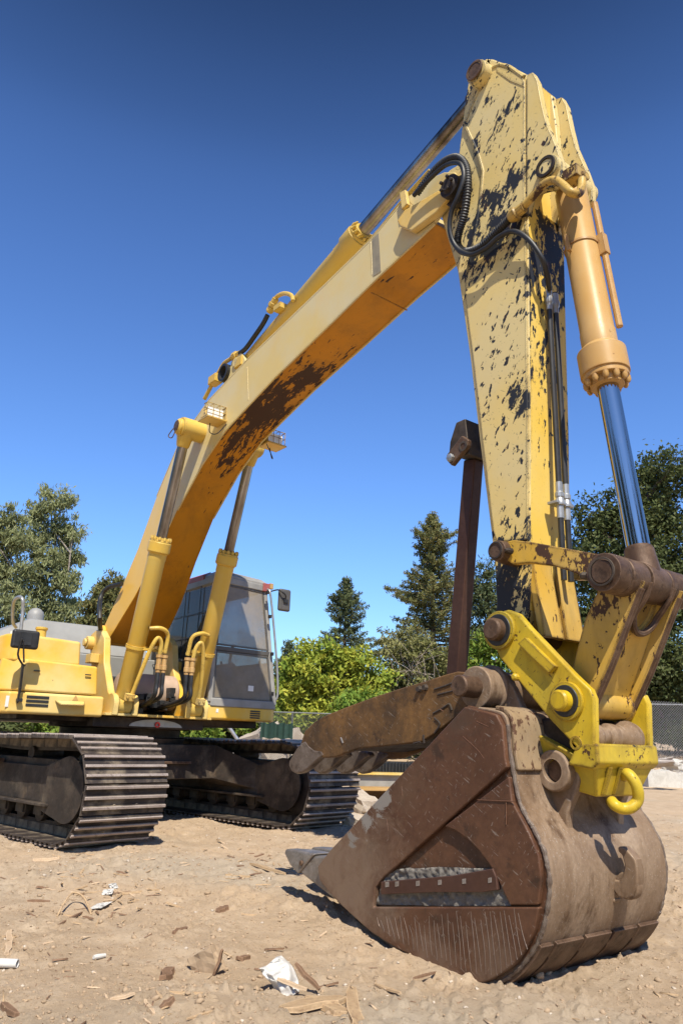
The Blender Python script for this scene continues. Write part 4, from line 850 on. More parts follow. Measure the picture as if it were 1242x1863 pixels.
# rolled side edges, worn bright
for s in (-1, 1): c = MB(); c.tube([(p.x+RNG.normal()*.0015, s*(YB-.006), p.z+RNG.normal()*.0015) for p in offs(spline(sv[9:], 3), .000)], lambda t: .011+.003*math.sin(t*140)*math.sin(t*37), 8, 0); P(c, 'rim_weld', 'rim', BK, 0)
i0 = min(range(len(sv)), key=lambda i: (sv[i]-Vector((6.02, 0, .72))).length)
P(strip(sv[3:i0], -YB+.016, -.235, .005, .028), 'shoulder_plate', 'bucket_pale', BK, .008)
P(strip(sv[3:i0], .235, YB-.016, .005, .028), 'shoulder_plate', 'bucket_pale', BK, .008)
# wear pads along the heel
ia = min(range(len(sv)), key=lambda i: (sv[i]-Vector((6.13, 0, .045))).length); ib = min(range(len(sv)), key=lambda i: (sv[i]-Vector((5.75, 0, -.19))).length)
ed = [-.50, -.385, -.155, .075, .30, .50]
for k in range(5): P(strip(sv[ia:ib], ed[k]+.012, ed[k+1]-.012, .005, .026), 'wear_pad', 'pin', BK, .003, 1)
# hinge ears
he = ypoly(((893, 1240), (920, 1236), (932, 1250), (954, 1299), (996, 1341), (1022, 1359), (1040, 1376), (1051, 1400), (1052, 1420), (1044, 1446), (1031, 1478), (1032, 1520), (1039, 1551), (1028, 1545), (1000, 1500), (960, 1470), (940, 1420), (930, 1340), (900, 1300)), -.245)
hb = xz(1008, 1402, -.28)
for s in (-1, 1):
    c = MB(); c.prism(he, *sorted((s*.245, s*.195))); h_ = P(c, 'hinge_ear', 'bucket_back', BK, .010, 3)
    c = MB(); c.ring((hb[0], s*.30, hb[1]), (hb[0], s*.19, hb[1]), .098, .056, 40); P(c, 'hinge_boss', 'bucket_back', h_, .010)
    c = MB(); c.cyl((hb[0], s*.265, hb[1]), (hb[0], s*.2, hb[1]), .053, 32); P(c, 'hinge_pin', 'pin', h_, .006)
TP = xz(880, 1252, -.30)
c = MB(); c.lathe((TP[0], -.375, TP[1]), (TP[0], .375, TP[1]), [(0, .06), (.0, .115), (.11, .115), (.115, .13), (.15, .13), (.16, .10), (.59, .10), (.60, .13), (.64, .13), (.75, .11)], 40); P(c, 'pivot_boss', 'bucket_back', BK, .008)
c = MB(); c.lathe((TP[0], -.505, TP[1]), (TP[0], .45, TP[1]), [(0, .052), (.008, .058), (.95, .058)], 32); P(c, 'pivot_pin', 'pin', BK, .003)
# lifting eyes on the back: an open hook over a closed ring
ex = .0; ye = .045
hx = MB(); pe = [(1115, 1537), (1124, 1538), (1134, 1546), (1146, 1560), (1150, 1580), (1150, 1604), (1144, 1626), (1130, 1633), (1116, 1628), (1103, 1610), (1100, 1592), (1107, 1596), (1117, 1598), (1124, 1588), (1127, 1570), (1122, 1552), (1115, 1546)]
hx.prism([(a_+.045, b_) for a_, b_ in ypoly(pe, ye)], ye-.035, ye+.03); P(hx, 'lifting_eye', 'bucket_back', BK, .010, 3)
q = xz(1127, 1607, ye); q = xz(1129, 1608, ye)
hx = MB(); hx.ring((q[0]+.045, ye-.028, q[1]), (q[0]+.045, ye+.022, q[1]), .062, .03, 28); P(hx, 'lifting_eye', 'bucket_back', BK, .010, 3)
hx = MB(); hx.prism(ypoly(((1106, 1632), (1122, 1632), (1124, 1640), (1110, 1650)), .045), .015, .075); P(hx, 'eye_weld', 'bucket_back', BK, .01)
# layered side plate: upper doubler, arc doubler, cracked pocket caked with mud
ys = -YB
dbl = ypoly(((852, 1286), (895, 1296), (910, 1301), (921, 1322), (926, 1378), (930, 1396), (734, 1571), (706, 1594), (691, 1612), (687, 1649), (988, 1649), (980, 1690), (964, 1724), (944, 1752), (926, 1766), (900, 1782), (880, 1788), (838, 1772), (778, 1746), (730, 1725), (679, 1692), (652, 1668), (628, 1646), (602, 1618), (588, 1600), (585, 1575), (609, 1545)), ys)
c = MB(); c.prism(dbl, ys-.034, ys+.001); P(c, 'doubler_plate', 'bucket', BK, .009)
arc = [(814, 1503), (836, 1512), (858, 1528), (878, 1548), (893, 1568), (905, 1586), (934, 1646), (985, 1646), (991, 1600), (986, 1556), (968, 1514), (938, 1458), (932, 1412)]
c = MB(); c.prism(ypoly(arc, ys), ys-.030, ys+.001); P(c, 'doubler_plate', 'bucket', BK, .009)
# mud pack: lumpy relief in the pocket
pk = ypoly(((688, 1645), (693, 1622), (704, 1596), (722, 1582), (748, 1578), (768, 1584), (800, 1577), (836, 1578), (838, 1590), (870, 1580), (900, 1580), (912, 1598), (922, 1622), (934, 1647), (810, 1648)), ys)
pbm = bmesh.new(); vs = [pbm.verts.new((x_, ys-.003, z_)) for x_, z_ in pk]; pbm.faces.new(vs); bmesh.ops.triangulate(pbm, faces=pbm.faces[:])
for _ in range(5): bmesh.ops.subdivide_edges(pbm, edges=[e for e in pbm.edges if e.calc_length() > .012], cuts=1, use_grid_fill=False); bmesh.ops.triangulate(pbm, faces=pbm.faces[:])
for v in pbm.verts:
    n1 = float(vnoise(np.array([v.co.x*38]), np.array([v.co.z*38]), 21)[0]); n2 = float(vnoise(np.array([v.co.x*90]), np.array([v.co.z*90]), 22)[0]); v.co.y -= .010+.018*n1+.010*n2
pme = bpy.data.meshes.new('mud_pack'); pbm.to_mesh(pme); pbm.free(); pme.polygons.foreach_set('use_smooth', [True]*len(pme.polygons)); pme.materials.append(M['gasket']); po = bpy.data.objects.new('mud_pack', pme); COL.objects.link(po); po.parent = BK
c = MB(); c.prism(ypoly(((702, 1603), (760, 1598), (832, 1592), (905, 1579), (912, 1596), (914, 1618), (886, 1622), (800, 1622), (702, 1626)), ys), ys-.040, ys-.004); gp = P(c, 'guard_strip', 'strut', BK, .004)
for u_, v_ in ((714, 1608), (732, 1607), (770, 1606), (810, 1604), (854, 1602), (901, 1600)):
    c = MB(); c.prism(ypoly(((u_-3, v_-4), (u_+3, v_-5), (u_+3, v_+4), (u_-3, v_+5)), ys), ys-.0425, ys-.038); P(c, 'bright_tab', 'worn', gp, 0)
# hard-facing beads fanned along the lower side
c = MB()
for k in range(31):
    t = k/30; u_ = 684+t*258; v0 = 1676-8*math.sin(t*3)+(6*math.sin(k*2.1)); 
    if u_ < 836: v1 = np.interp(u_, (684, 727, 775, 835), (1690, 1722, 1743, 1768))
    else: v1 = np.interp(u_, (835, 882, 925, 950), (1768, 1780, 1754, 1722))
    if t > .75: v0 -= 12
    if v1-v0 < 8: v0 = v1-16
    lean = 8+18*max(0, t-.55)
    c.tube([Y(u_+RNG.uniform(-2, 2), v0+RNG.uniform(-9, 9), ys-.0325), Y(u_+lean*.55+RNG.uniform(-1.6, 1.6), (v0+v1)/2, ys-.0335), Y(u_+lean+RNG.uniform(-1, 1), v1+RNG.uniform(-9, 1), ys-.0325)], lambda q: .0028, 5, 3)
P(c, 'hardfacing_beads', 'bead', BK, 0)
for pts in (((800, 1290), (806, 1294)), ((866, 1312), (888, 1322)), ((842, 1340), (868, 1364), (880, 1380)), ((730, 1430), (732, 1448)), ((703, 1490), (706, 1512)), ((868, 1455), (936, 1458)), ((920, 1460), (920, 1500))):
    c = MB(); c.tube([Y(*q, ys-.0335) for q in pts], .0022, 6, 3); P(c, 'weld_scar', 'bucket', BK, 0)
# lip and teeth
lipa = xz(627, 1648, -YB); lipb = xz(583, 1588, -YB)
c = MB(); c.prism([lipa, (lipb[0], lipb[1]-.02), (lipb[0]+.02, lipb[1]+.03), (lipa[0]+.12, lipa[1]+.05)], -YB+.004, YB-.004); P(c, 'cutting_edge', 'worn', BK, .006)
tip = xz(523, 1549, -YB+.05); root = xz(632, 1638, -YB+.05); nb_ = xz(612, 1560, -YB+.05); bt = xz(566, 1596, -YB+.05); m1 = xz(582, 1556, -YB+.05); m2 = xz(552, 1584, -YB+.05)
tooth_list = []
c = MB()
w0, w1, w2 = .075, .062, .045
def tr(p, w_): return [(p[0], -w_, p[1]), (p[0], w_, p[1])]
ad = MB(); ad.loft([[(nb_[0]+.18, -w0, nb_[1]+.01), (nb_[0]+.18, w0, nb_[1]+.01), (root[0]+.05, w0, root[1]+.0), (root[0]+.05, -w0, root[1]+.0)], [(nb_[0], -w0, nb_[1]+.01), (nb_[0], w0, nb_[1]+.01), (root[0]-.05, w0, root[1]), (root[0]-.05, -w0, root[1])], [(m1[0], -w1, m1[1]), (m1[0], w1, m1[1]), (m2[0], w1, m2[1]), (m2[0], -w1, m2[1])]])
tt = MB(); ex_ = .014
tt.loft([[(m1[0]+.02, -w1-ex_, m1[1]+ex_), (m1[0]+.02, w1+ex_, m1[1]+ex_), (m2[0]+.02, w1+ex_, m2[1]-ex_), (m2[0]+.02, -w1-ex_, m2[1]-ex_)], [((m1[0]+tip[0])/2, -w1, (m1[1]+tip[1])/2+.020), ((m1[0]+tip[0])/2, w1, (m1[1]+tip[1])/2+.020), ((m2[0]+tip[0])/2, w1, (m2[1]+tip[1])/2-.022), ((m2[0]+tip[0])/2, -w1, (m2[1]+tip[1])/2-.022)], [(tip[0]+.015, -w2, tip[1]+.018), (tip[0]+.015, w2, tip[1]+.018), (tip[0], w2, tip[1]-.010), (tip[0], -w2, tip[1]-.010)]])
for k, y_ in enumerate((-.43, -.215, 0, .215, .43)):
    if k == 0:
        A_ = P(ad, 'tooth_adapter', 'worn', BK, .014, 3); T_ = P(tt, 'tooth', 'worn', BK, .012, 3)
        pm = MB(); pm.cyl(((m1[0]+m2[0])/2-.03, -w1-.022, (m1[1]+m2[1])/2), ((m1[0]+m2[0])/2-.03, w1+.022, (m1[1]+m2[1])/2), .016, 16); N_ = P(pm, 'tooth_pin', 'pin', BK, .002)
        g0_ = (A_, T_, N_)
    else: g0_ = [q.copy() for q in (A_, T_, N_)]
    for q in g0_:
        if k: COL.objects.link(q); q.parent = BK
        q.location = (0, y_, 0)

# ---- thumb
yt = -.30
tp = ypoly(((551, 1352), (558, 1330), (575, 1314), (592, 1303), (640, 1284), (684, 1268), (730, 1253), (775, 1240), (812, 1228), (835, 1222), (868, 1225), (905, 1250), (900, 1285), (865, 1300), (840, 1300), (790, 1338), (770, 1350), (720, 1356), (655, 1362), (630, 1371), (613, 1378), (592, 1379), (575, 1370)), yt)
c = MB(); c.prism(tp, yt-.02, yt+.03); TM = P(c, 'thumb', 'thumb', EX, .010, 3)
c = MB(); c.prism(tp, .27, .32); P(c, 'side_plate', 'thumb', TM, .010, 3)
c = MB(); ctr = [xz(*q, yt) for q in ((600, 1308), (690, 1274), (836, 1232), (846, 1240), (700, 1288), (604, 1320))]; c.prism(ctr, yt+.03, .27); P(c, 'top_plate', 'thumb', TM, .006)
c = MB(); c.prism([xz(*q, yt) for q in ((625, 1366), (655, 1358), (770, 1345), (790, 1332), (780, 1326), (640, 1348))], yt+.03, .27); P(c, 'belly_plate', 'dark', TM, .006)
tn = ypoly(((553, 1351), (545, 1360), (537, 1372), (530, 1384), (529, 1394), (534, 1403), (543, 1408), (553, 1406), (564, 1399), (574, 1390), (583, 1381), (594, 1374), (590, 1366), (576, 1364), (566, 1356), (560, 1347)), yt)
mv = tn[0]
for k, y_ in enumerate((0, .205, .41, .59)):
    if k == 0: c = MB(); c.prism(tn, yt-.023, yt+.033); T0 = P(c, 'thumb_tine', 'tine', TM, .014, 3); o = T0
    else: o = T0.copy(); COL.objects.link(o); o.parent = TM
    o.location = (0, y_, 0)
yy = yt-.021
for pts in (((790, 1254), (804, 1250), (822, 1243)), ((796, 1264), (808, 1261), (824, 1257)), ((788, 1298), (806, 1288), (817, 1281), (822, 1292)), ((790, 1306), (800, 1318), (790, 1334)), ((770, 1337), (771, 1352)), ((752, 1353), (764, 1350)), ((620, 1342), (624, 1352))):
    c = MB(); c.tube([Y(*q, yy) for q in pts], .0065, 6, 4); P(c, 'weld_scar', 'dark' if pts[0][0] > 700 else 'worn', TM, 0)
for u_, v_ in ((763, 1254), (774, 1251)):
    c = MB(); q = Y(u_, v_, yy); c.lathe(q, q+Vector((0, -.02, 0)), [(0, .022), (.02, .016)], 8); P(c, 'stud', 'dark', TM, 0)
# strut from the arm down to the thumb
c = MB(); s0 = Y(829, 1240, .02); s1 = Y(861, 838, .0); c.bar(s1, s0, .095, .10, (1, 0, 0)); P(c, 'thumb_strut', 'strut', EX, .012, 3)

# ------------------------------------------------------------------ planting
def at(u, v, D):
    d = ray(u, v); return C+d*(D/math.hypot(d.x, d.y))
def leaves(P0, N0, size, ratio, rng, droop=0.):
    n = len(P0); a = rng.normal(size=(n, 3)); a[:, 2] -= droop; a /= np.linalg.norm(a, axis=1)[:, None]
    b = np.cross(a, N0+rng.normal(size=(n, 3))*.7); b /= np.linalg.norm(b, axis=1)[:, None]+1e-9
    s = size*rng.uniform(.6, 1.35, (n, 1)); a = a*s; b = b*s*ratio
    V = np.stack([P0-a, P0+b*.9-a*.1, P0+a, P0-b*.9+a*.1], 1).reshape(-1, 3)
    return V, np.arange(4*n).reshape(-1, 4)
def tree(name, label, D, lobes, base_u, leaf, trunkmat, size, ratio=.45, dens=1., clump=.45, droop=0., cat='tree', group=None, trunk_r=.16, fork=.35, seed=0, hollow=.35, flat=.9, forks=1, per=48):
    rng = np.random.default_rng(seed+101); pu = at(base_u, 1350, D); gx = pu.x; gy = pu.y; z0 = gz(gx, gy)-.1
    root = empty(name, (gx, gy, z0+.1), label, cat, group); O = Vector((gx, gy, z0+.1))
    Ps = []; Ns = []; tips = []
    for (u, v, r) in lobes:
        rr = r*D/FPX*1.02; c = at(u, v, D); dv = (c-C); dv.z = 0; dv.normalize(); c = c+dv*rng.uniform(-.55, .55)*rr*1.2
        c = np.array(c); tips.append((c, rr))
        nc = max(6, int(dens*5.2*(rr/clump)**2))
        q = rng.normal(size=(nc, 3)); q /= np.linalg.norm(q, axis=1)[:, None]
        rad = rr*(hollow+(1-hollow)*rng.random((nc, 1))**.55)*rng.uniform(.82, 1.14, (nc, 1)); cc = c+q*rad*np.array([1, 1, flat])
        for k in range(nc):
            m_ = int(per*rng.uniform(.6, 1.4)); cs = clump*rng.uniform(.55, 1.2)
            p = cc[k]+rng.normal(size=(m_, 3))*cs*np.array([.52, .52, .42]); Ps.append(p); Ns.append(np.tile(q[k]*.6+np.array([0, 0, .7]), (m_, 1)))
    Pn = np.vstack(Ps); Nn = np.vstack(Ns); Pn[:, 2] = np.maximum(Pn[:, 2], ground_h(Pn[:, 0], Pn[:, 1], False)+.02)
    V, F = leaves(Pn-np.array(O), Nn, size, ratio, rng, droop); mesh_np('crown', V, F, M[leaf], root)
    tb = MB(); H = max(t[0][2] for t in tips)-O.z; cx = np.mean([t[0] for t in tips], 0)
    for s_ in range(forks):
        off = Vector((rng.uniform(-1, 1), rng.uniform(-1, 1), 0))*(trunk_r*2.5*(forks > 1))
        mid = Vector((off.x*.8+(cx[0]-O.x)*.3, off.y*.8+(cx[1]-O.y)*.3, H*fork)); topp = Vector(((cx[0]-O.x)*.6+off.x*3, (cx[1]-O.y)*.6+off.y*3, H*.86))
        tb.tube([off*.5+Vector((0, 0, -.2)), mid, topp], lambda t: trunk_r*(1-.8*t), 8)
        for i, (c, rr) in enumerate(tips):
            if i % forks != s_: continue
            e_ = Vector(c)-O; st_ = lerp(mid, topp, min(.9, max(0, (e_.z-mid.z-rr)/max(.1, topp.z-mid.z)*.8))); tb.tube([st_, lerp(st_, e_, .55)+Vector((0, 0, .08*rr)), e_], lambda t: trunk_r*.42*(1-.75*t), 6, 4)
    tb.build('trunk', M[trunkmat], root); return root
def conifer(name, label, u, D, v_top, hw_px, leaf, seed, group=None, v_wid=1250, gaps=.25):
    rng = np.random.default_rng(seed+400); pu = at(u, 1350, D); O = Vector((pu.x, pu.y, gz(pu.x, pu.y))); T = at(u, v_top, D); H = T.z-O.z; Rm = hw_px*D/FPX
    root = empty(name, O, label, 'tree', group); tb = MB(); tb.tube([(0, 0, -.2), (.02*H*.1, 0, H*.5), (0, 0, H)], lambda t: .02*H*(1-.96*t)+.01, 8)
    Ps = []; Ns = []; z = .10*H
    while z < H*.985:
        t = (z/H); L = Rm*(1-t)**.8*(.82+.25*math.sin(z*2.3+seed)+rng.uniform(-.12, .12))+.12; nb_ = int(rng.integers(5, 8)); ph = rng.uniform(0, 6.28)
        for k in range(nb_):
            if rng.random() < gaps*(t < .8): continue
            a_ = ph+6.283*k/nb_+rng.uniform(-.3, .3); l = L*rng.uniform(.5, 1.3); dr = np.array([math.cos(a_), math.sin(a_), 0])
            rise = (.25-.62*(1-t))*l; n_ = max(14, int(l*105)); s_ = .12+.88*rng.random(n_)**.7
            p = np.outer(s_*l, dr)+np.outer(s_, [0, 0, rise])+np.outer(s_**2, [0, 0, .16*l])+np.array([0, 0, z])
            side = np.array([-dr[1], dr[0], 0]); p += np.outer(rng.normal(size=n_)*.17*l*(1.08-s_), side)+rng.normal(size=(n_, 3))*np.array([.05, .05, .07]); p[:, 2] -= .05*rng.random(n_)
            Ps.append(p); Ns.append(np.tile(dr*.5+np.array([0, 0, .9]), (n_, 1)))
            if l > .5: tb.tube([(0, 0, z), tuple(dr*l*.5+np.array([0, 0, z+rise*.5+.04*l])), tuple(dr*l*.92+np.array([0, 0, z+rise*.92+.13*l]))], lambda q: .012*l*(1-.8*q)+.006, 5, 3)
        z += max(.14, .30*(1-t)*H/11)*rng.uniform(.8, 1.2)
    Pn = np.vstack(Ps); V, F = leaves(Pn, np.vstack(Ns), .088, .36, rng, .25); mesh_np('crown', V, F, M[leaf], root); tb.build('trunk', M['bark'], root); return root
M['euc'] = leafmat('eucalyptus_leaf', (.29, .31, .14), (.18, .20, .085), (.42, .41, .22))
M['euc2'] = leafmat('brownish_leaf', (.19, .17, .08), (.13, .14, .06), (.28, .21, .11))
M['oak'] = leafmat('oak_leaf', (.095, .115, .038), (.06, .08, .026), (.19, .20, .09))
M['pine'] = leafmat('pine_needles', (.13, .16, .07), (.08, .105, .045), (.21, .18, .08))
M['cedar'] = leafmat('cedar_sprays', (.19, .19, .07), (.13, .14, .05), (.28, .20, .08))
M['gold'] = leafmat('yellowing_leaf', (.36, .38, .05), (.18, .27, .04), (.56, .48, .07))
M['lime'] = leafmat('fresh_green_leaf', (.18, .28, .045), (.12, .18, .03), (.36, .36, .07))
M['olive'] = leafmat('olive_leaf', (.25, .24, .09), (.15, .16, .05), (.38, .34, .16))
BT = 'trees beyond the lot'
tree('eucalyptus_tree', 'tall open eucalyptus with twin pointed tops, left of the boom', 46, [(88, 905, 18), (72, 935, 24), (112, 925, 26), (128, 960, 26), (92, 965, 30), (66, 985, 30), (120, 1005, 32), (84, 1030, 30), (138, 1020, 16), (62, 1060, 32), (110, 1070, 34), (84, 1105, 34), (128, 1100, 22), (100, 1150, 40), (60, 1150, 34), (140, 1150, 26)], 95, 'euc', 'barkp',   .15, .27, .95, .44, 1.3, group=BT, seed=1, trunk_r=.13, hollow=.05, forks=2, flat=1.15, per=62)
tree('eucalyptus_tree', 'grey-green eucalyptus cut by the left edge of the frame', 44, [(22, 945, 22), (4, 970, 28), (32, 985, 24), (12, 1015, 32), (-30, 960, 36), (38, 1045, 22), (8, 1070, 36), (-34, 1050, 44), (30, 1110, 30), (0, 1150, 40), (40, 1160, 30), (-40, 1150, 50)], 8, 'euc', 'barkp',   .15, .27, .95, .44, 1.3, group=BT, seed=2, trunk_r=.13, hollow=.05, flat=1.15, per=62)
tree('shade_tree', 'brownish dense tree low behind the grey engine hood', 40, [(20, 1190, 34), (60, 1200, 34), (105, 1205, 34), (-20, 1200, 40), (140, 1190, 26), (40, 1250, 40), (100, 1260, 40), (-20, 1270, 46)], 60, 'euc2', 'bark', .15, .4, 1., .45, .4, group=BT, seed=3)
tree('young_tree', 'small rounded green tree between the eucalyptus and the boom', 40, [(205, 1058, 18), (190, 1080, 24), (222, 1085, 22), (176, 1105, 24), (210, 1115, 28), (165, 1140, 26), (195, 1150, 30), (228, 1150, 26), (240, 1100, 24)], 195, 'cedar', 'bark', .13, .35, 1.1, .36, .6, group=BT, seed=4)
conifer('pine_tree', 'slim open pine standing alone between cab and thumb', 621, 47, 1046, 108, 'pine', 1, BT, gaps=.40)
conifer('conifer_tree', 'tallest broad conifer with browning sprays left of the brown strut', 787, 41, 930, 152, 'cedar', 2, BT, gaps=.24)
tree('leafy_tree', 'ragged blue-green tree between the brown strut and the excavator arm', 37, [(884, 1035, 16), (872, 1055, 20), (895, 1060, 22), (866, 1085, 24), (890, 1095, 28), (915, 1085, 24), (862, 1120, 28), (895, 1130, 32), (925, 1130, 28), (870, 1165, 30), (910, 1165, 32)], 888, 'pine', 'bark', .10, .35, 1., .34, .5, group=BT, seed=12)
conifer('pine_tree', 'dark ragged pine beside the cab handrail', 516, 50, 1165, 70, 'pine', 4, BT, gaps=.2)
tree('yellowing_tree', 'bright yellow-green tree right of the cab', 30, [(560, 1190, 24), (590, 1185, 22), (622, 1200, 26), (655, 1205, 26), (540, 1215, 26), (575, 1225, 34), (615, 1235, 36), (655, 1245, 36), (690, 1235, 24), (530, 1255, 28), (560, 1275, 36), (600, 1285, 36), (640, 1290, 36), (685, 1280, 30), (524, 1300, 26), (560, 1320, 30), (610, 1330, 34), (660, 1330, 36)], 600, 'gold', 'bark', .105, .5, 1.15, .34, .3, group=BT, seed=5)
tree('green_bush', 'fresh green bush below the yellowing tree', 27, [(640, 1290, 30), (670, 1275, 28), (700, 1290, 26), (655, 1320, 30), (690, 1330, 30), (620, 1325, 26)], 660, 'lime', 'bark', .09, .45, 1.1, .30, .3, 'bush', BT, seed=6, trunk_r=.06)
ob = tree('olive_bush', 'pale olive bush with bare twigs left of the brown strut', 33, [(735, 1165, 22), (710, 1180, 22), (765, 1180, 26), (740, 1200, 30), (790, 1210, 28), (715, 1220, 28), (760, 1235, 34), (805, 1240, 26), (735, 1265, 34), (780, 1275, 34), (720, 1300, 30)], 750, 'olive', 'barkp', .11, .4, .85, .34, .3, 'bush', BT, seed=7, trunk_r=.08)
tree('leafy_tree', 'green tree with yellow patches behind the quick coupler', 31, [(880, 1170, 24), (860, 1195, 26), (900, 1200, 26), (925, 1180, 22), (850, 1230, 26), (890, 1240, 30), (930, 1230, 30)], 885, 'lime', 'bark', .11, .45, 1., .34, .3, group=BT, seed=8)
tree('oak_tree', 'large dark evergreen oak at the right edge behind the bucket cylinder', 27, [(1195, 850, 34), (1165, 865, 30), (1225, 855, 36), (1180, 900, 50), (1235, 910, 56), (1145, 920, 36), (1095, 925, 26), (1115, 945, 34), (1070, 950, 32), (1090, 985, 44), (1140, 975, 46), (1190, 975, 56), (1245, 990, 60), (1060, 1015, 36), (1100, 1040, 46), (1150, 1045, 54), (1205, 1055, 60), (1255, 1070, 60), (1075, 1085, 44), (1060, 1130, 44), (1120, 1110, 50), (1175, 1130, 56), (1230, 1150, 60), (1090, 1170, 50), (1150, 1190, 54), (1200, 1215, 56), (1250, 1220, 56), (1110, 1230, 44), (1180, 1265, 36), (1240, 1275, 40), (1190, 1300, 40), (1240, 1315, 40), (1150, 1300, 40), (1215, 1335, 34)], 1160, 'oak', 'bark', .078, .55, 1.0, .42, 0, group=BT, seed=9, trunk_r=.3, per=74)
for k, (u_, D_, r_, lf, lb) in enumerate(((-10, 30, 40, 'oak', 'dark bush seen low under the left end of the house'), (60, 31, 36, 'lime', 'green bush seen through the gap above the near track'), (125, 33, 36, 'cedar', 'reddish bush seen through the gap beside the slew ring'), (345, 29, 38, 'lime', 'leafy bush seen beneath the cab front corner'), (415, 31, 38, 'oak', 'dark bush seen beneath the cab behind the leaning pole'), (480, 30, 40, 'lime', 'green bush beneath the right corner of the cab'), (790, 30, 40, 'oak', 'dark bush low behind the thumb'), (700, 34, 40, 'oak', 'dark bush between yellowing tree and olive bush'))):
    tree('bush', lb, D_, [(u_-20, 1312, r_*.8), (u_+20, 1310, r_*.8), (u_, 1292, r_*.8), (u_-25, 1345, r_*.8), (u_+25, 1345, r_*.8), (u_, 1335, r_)], u_, lf, 'bark', .10, .45, 1., .34, .2, 'bush', BT, seed=20+k, trunk_r=.06)
# far wood closing the view behind the single trees
def wood():
    rng = np.random.default_rng(77); n = 900; u = rng.uniform(-150, 1400, n); v = rng.uniform(1240, 1345, n); D = rng.uniform(54, 66, n); Ps = []
    for a_, b_, c_ in zip(u, v, D):
        q = np.array(at(a_, b_+22*math.sin(a_*.021)+14*math.sin(a_*.057), c_)); Ps.append(q+rng.normal(size=(42, 3))*np.array([.9, .9, .55]))
    Pn = np.vstack(Ps); Pn[:, 2] = np.maximum(Pn[:, 2], .2); V, F = leaves(Pn, np.tile([0, 0, 1.], (len(Pn), 1)), .26, .45, rng)
    tag(mesh_np('far_wood', V, F, M['oak']), kind='stuff')
wood()
# bare twigs in the olive bush
tb = MB(); O_ = ob.location
for k in range(26):
    a_ = at(RNG.uniform(715, 800), RNG.uniform(1225, 1260), 32.3)-O_; e_ = at(RNG.uniform(700, 815), RNG.uniform(1150, 1240), 32.0)-O_; tb.tube([a_, lerp(a_, e_, .5)+Vector((RNG.uniform(-.2, .2), 0, .15)), e_], lambda t: .022*(1-.8*t), 5, 4)
tb.build('bare_twigs', M['barkp'], ob)

# ------------------------------------------------------------------ lot edge: fence, kerb, rubble, machinery, pole
hd = Vector((-math.cos(TH), math.sin(TH), 0)); hr = Vector((math.sin(TH), math.cos(TH), 0))
def LOT(d, e, z=0): p = Vector((CX, CY, 0))+hr*d+hd*e; p.z = z; return p
def chain_fence(label, d0, d1, e, h, ps, gm_='galv', wr_=.0048):
    o = LOT((d0+d1)/2, e); o.z = gz(o.x, o.y); root = empty('chain_link_fence', o, label, 'fence'); wr = MB(); 
    def g_(d): q = LOT(d, e); return gz(q.x, q.y)
    def wire(a, b, r):
        a = a-o; b = b-o; dr = (b-a).normalized(); s1, t1 = frame(dr); wr.loft([[p+s1*r, p+t1*r, p-s1*r, p-t1*r] for p in (a, b)], caps=False)
    n = int((d1-d0+h)/.075)
    for k in range(n):
        x = d0-h+k*.075
        for sg in (1, -1):
            xa, xb = (x, x+h) if sg > 0 else (x+h, x); za, zb = 0, 1
            pa_ = [max(d0, min(d1, q)) for q in (x, x+h)]
            if pa_[1]-pa_[0] < .05: continue
            t0, t1 = (pa_[0]-x)/h, (pa_[1]-x)/h
            if sg < 0: t0, t1 = 1-t0, 1-t1
            q0 = LOT(pa_[0], e+.006*sg); q1 = LOT(pa_[1], e+.006*sg); q0.z = g_(pa_[0])+t0*h; q1.z = g_(pa_[1])+t1*h; wire(q0, q1, wr_)
    wr.build('wire_mesh', M[gm_], root)
    tb = MB(); A_ = LOT(d0, e+.03); B_ = LOT(d1, e+.03); A_.z = g_(d0)+h; B_.z = g_(d1)+h; tb.cyl(A_-o, B_-o, .02, 10); tb.build('top_rail', M[gm_], root)
    for d in ps:
        q = LOT(d, e+.05); q.z = g_(d); tb = MB(); tb.cyl(q-o-Vector((0, 0, .2)), q-o+Vector((0, 0, h+.05)), .03, 12); tb.build('post', M[gm_], root)
chain_fence('grey chain-link fence below the dark oak at the right edge', 5.5, 14.5, 23.2, 1.9, (5.6, 8.1, 11.6, 14.4))
chain_fence('short run of chain-link fence seen beside the thumb tip', -2.4, .6, 25.0, 1.7, (-2.3, -1.35, .5), 'galvd', .0035)
q = LOT(-2.0, 24.6); q.z = gz(q.x, q.y); c = MB(); rows = []
for i in range(17): 
    a_ = LOT(-2.3+1.0*i/16, 24.6+.05*math.sin(i*1.9)); rows.append(a_)
c.loft([[(p.x, p.y, q.z+.9+.02*math.sin(i)), (p.x, p.y, q.z+1.35+.03*math.sin(i*1.3)), (p.x+.01, p.y+.01, q.z+1.35+.03*math.sin(i*1.3)), (p.x+.01, p.y+.01, q.z+.9+.02*math.sin(i))] for i, p in enumerate(rows)])
gs = plain('green_cloth', (.012, .04, .028), .8); tag(c.build('shade_cloth', gs), 'strip of dark green shade cloth hung on the fence', 'cloth')
q = at(432, 1345, 20); q0 = at(404, 1304, 20); c = MB(); dn = (q-q0); c.cyl(q0, q+dn*.9, .045, 14); c.cyl(q0-dn*.02, q0+dn*.02, .055, 14); tag(c.build('metal_pole', M['galv']), 'pale grey metal pole leaning beneath the cab', 'pole')
kb = LOT(11.5, 21.0); c = MB(); n = 26; rr_ = []
for i in range(n+1):
    d = 8.25+6*i/n; p = LOT(d, 20.85); p2 = LOT(d, 21.5); j = .02*math.sin(i*2.3)+.012*math.sin(i*5.1); z1 = .43+j+.012*i/n
    rr_.append([(p.x, p.y, -.15), (p2.x, p2.y, -.15), (p2.x, p2.y, z1), (p.x, p.y, z1-.01)])
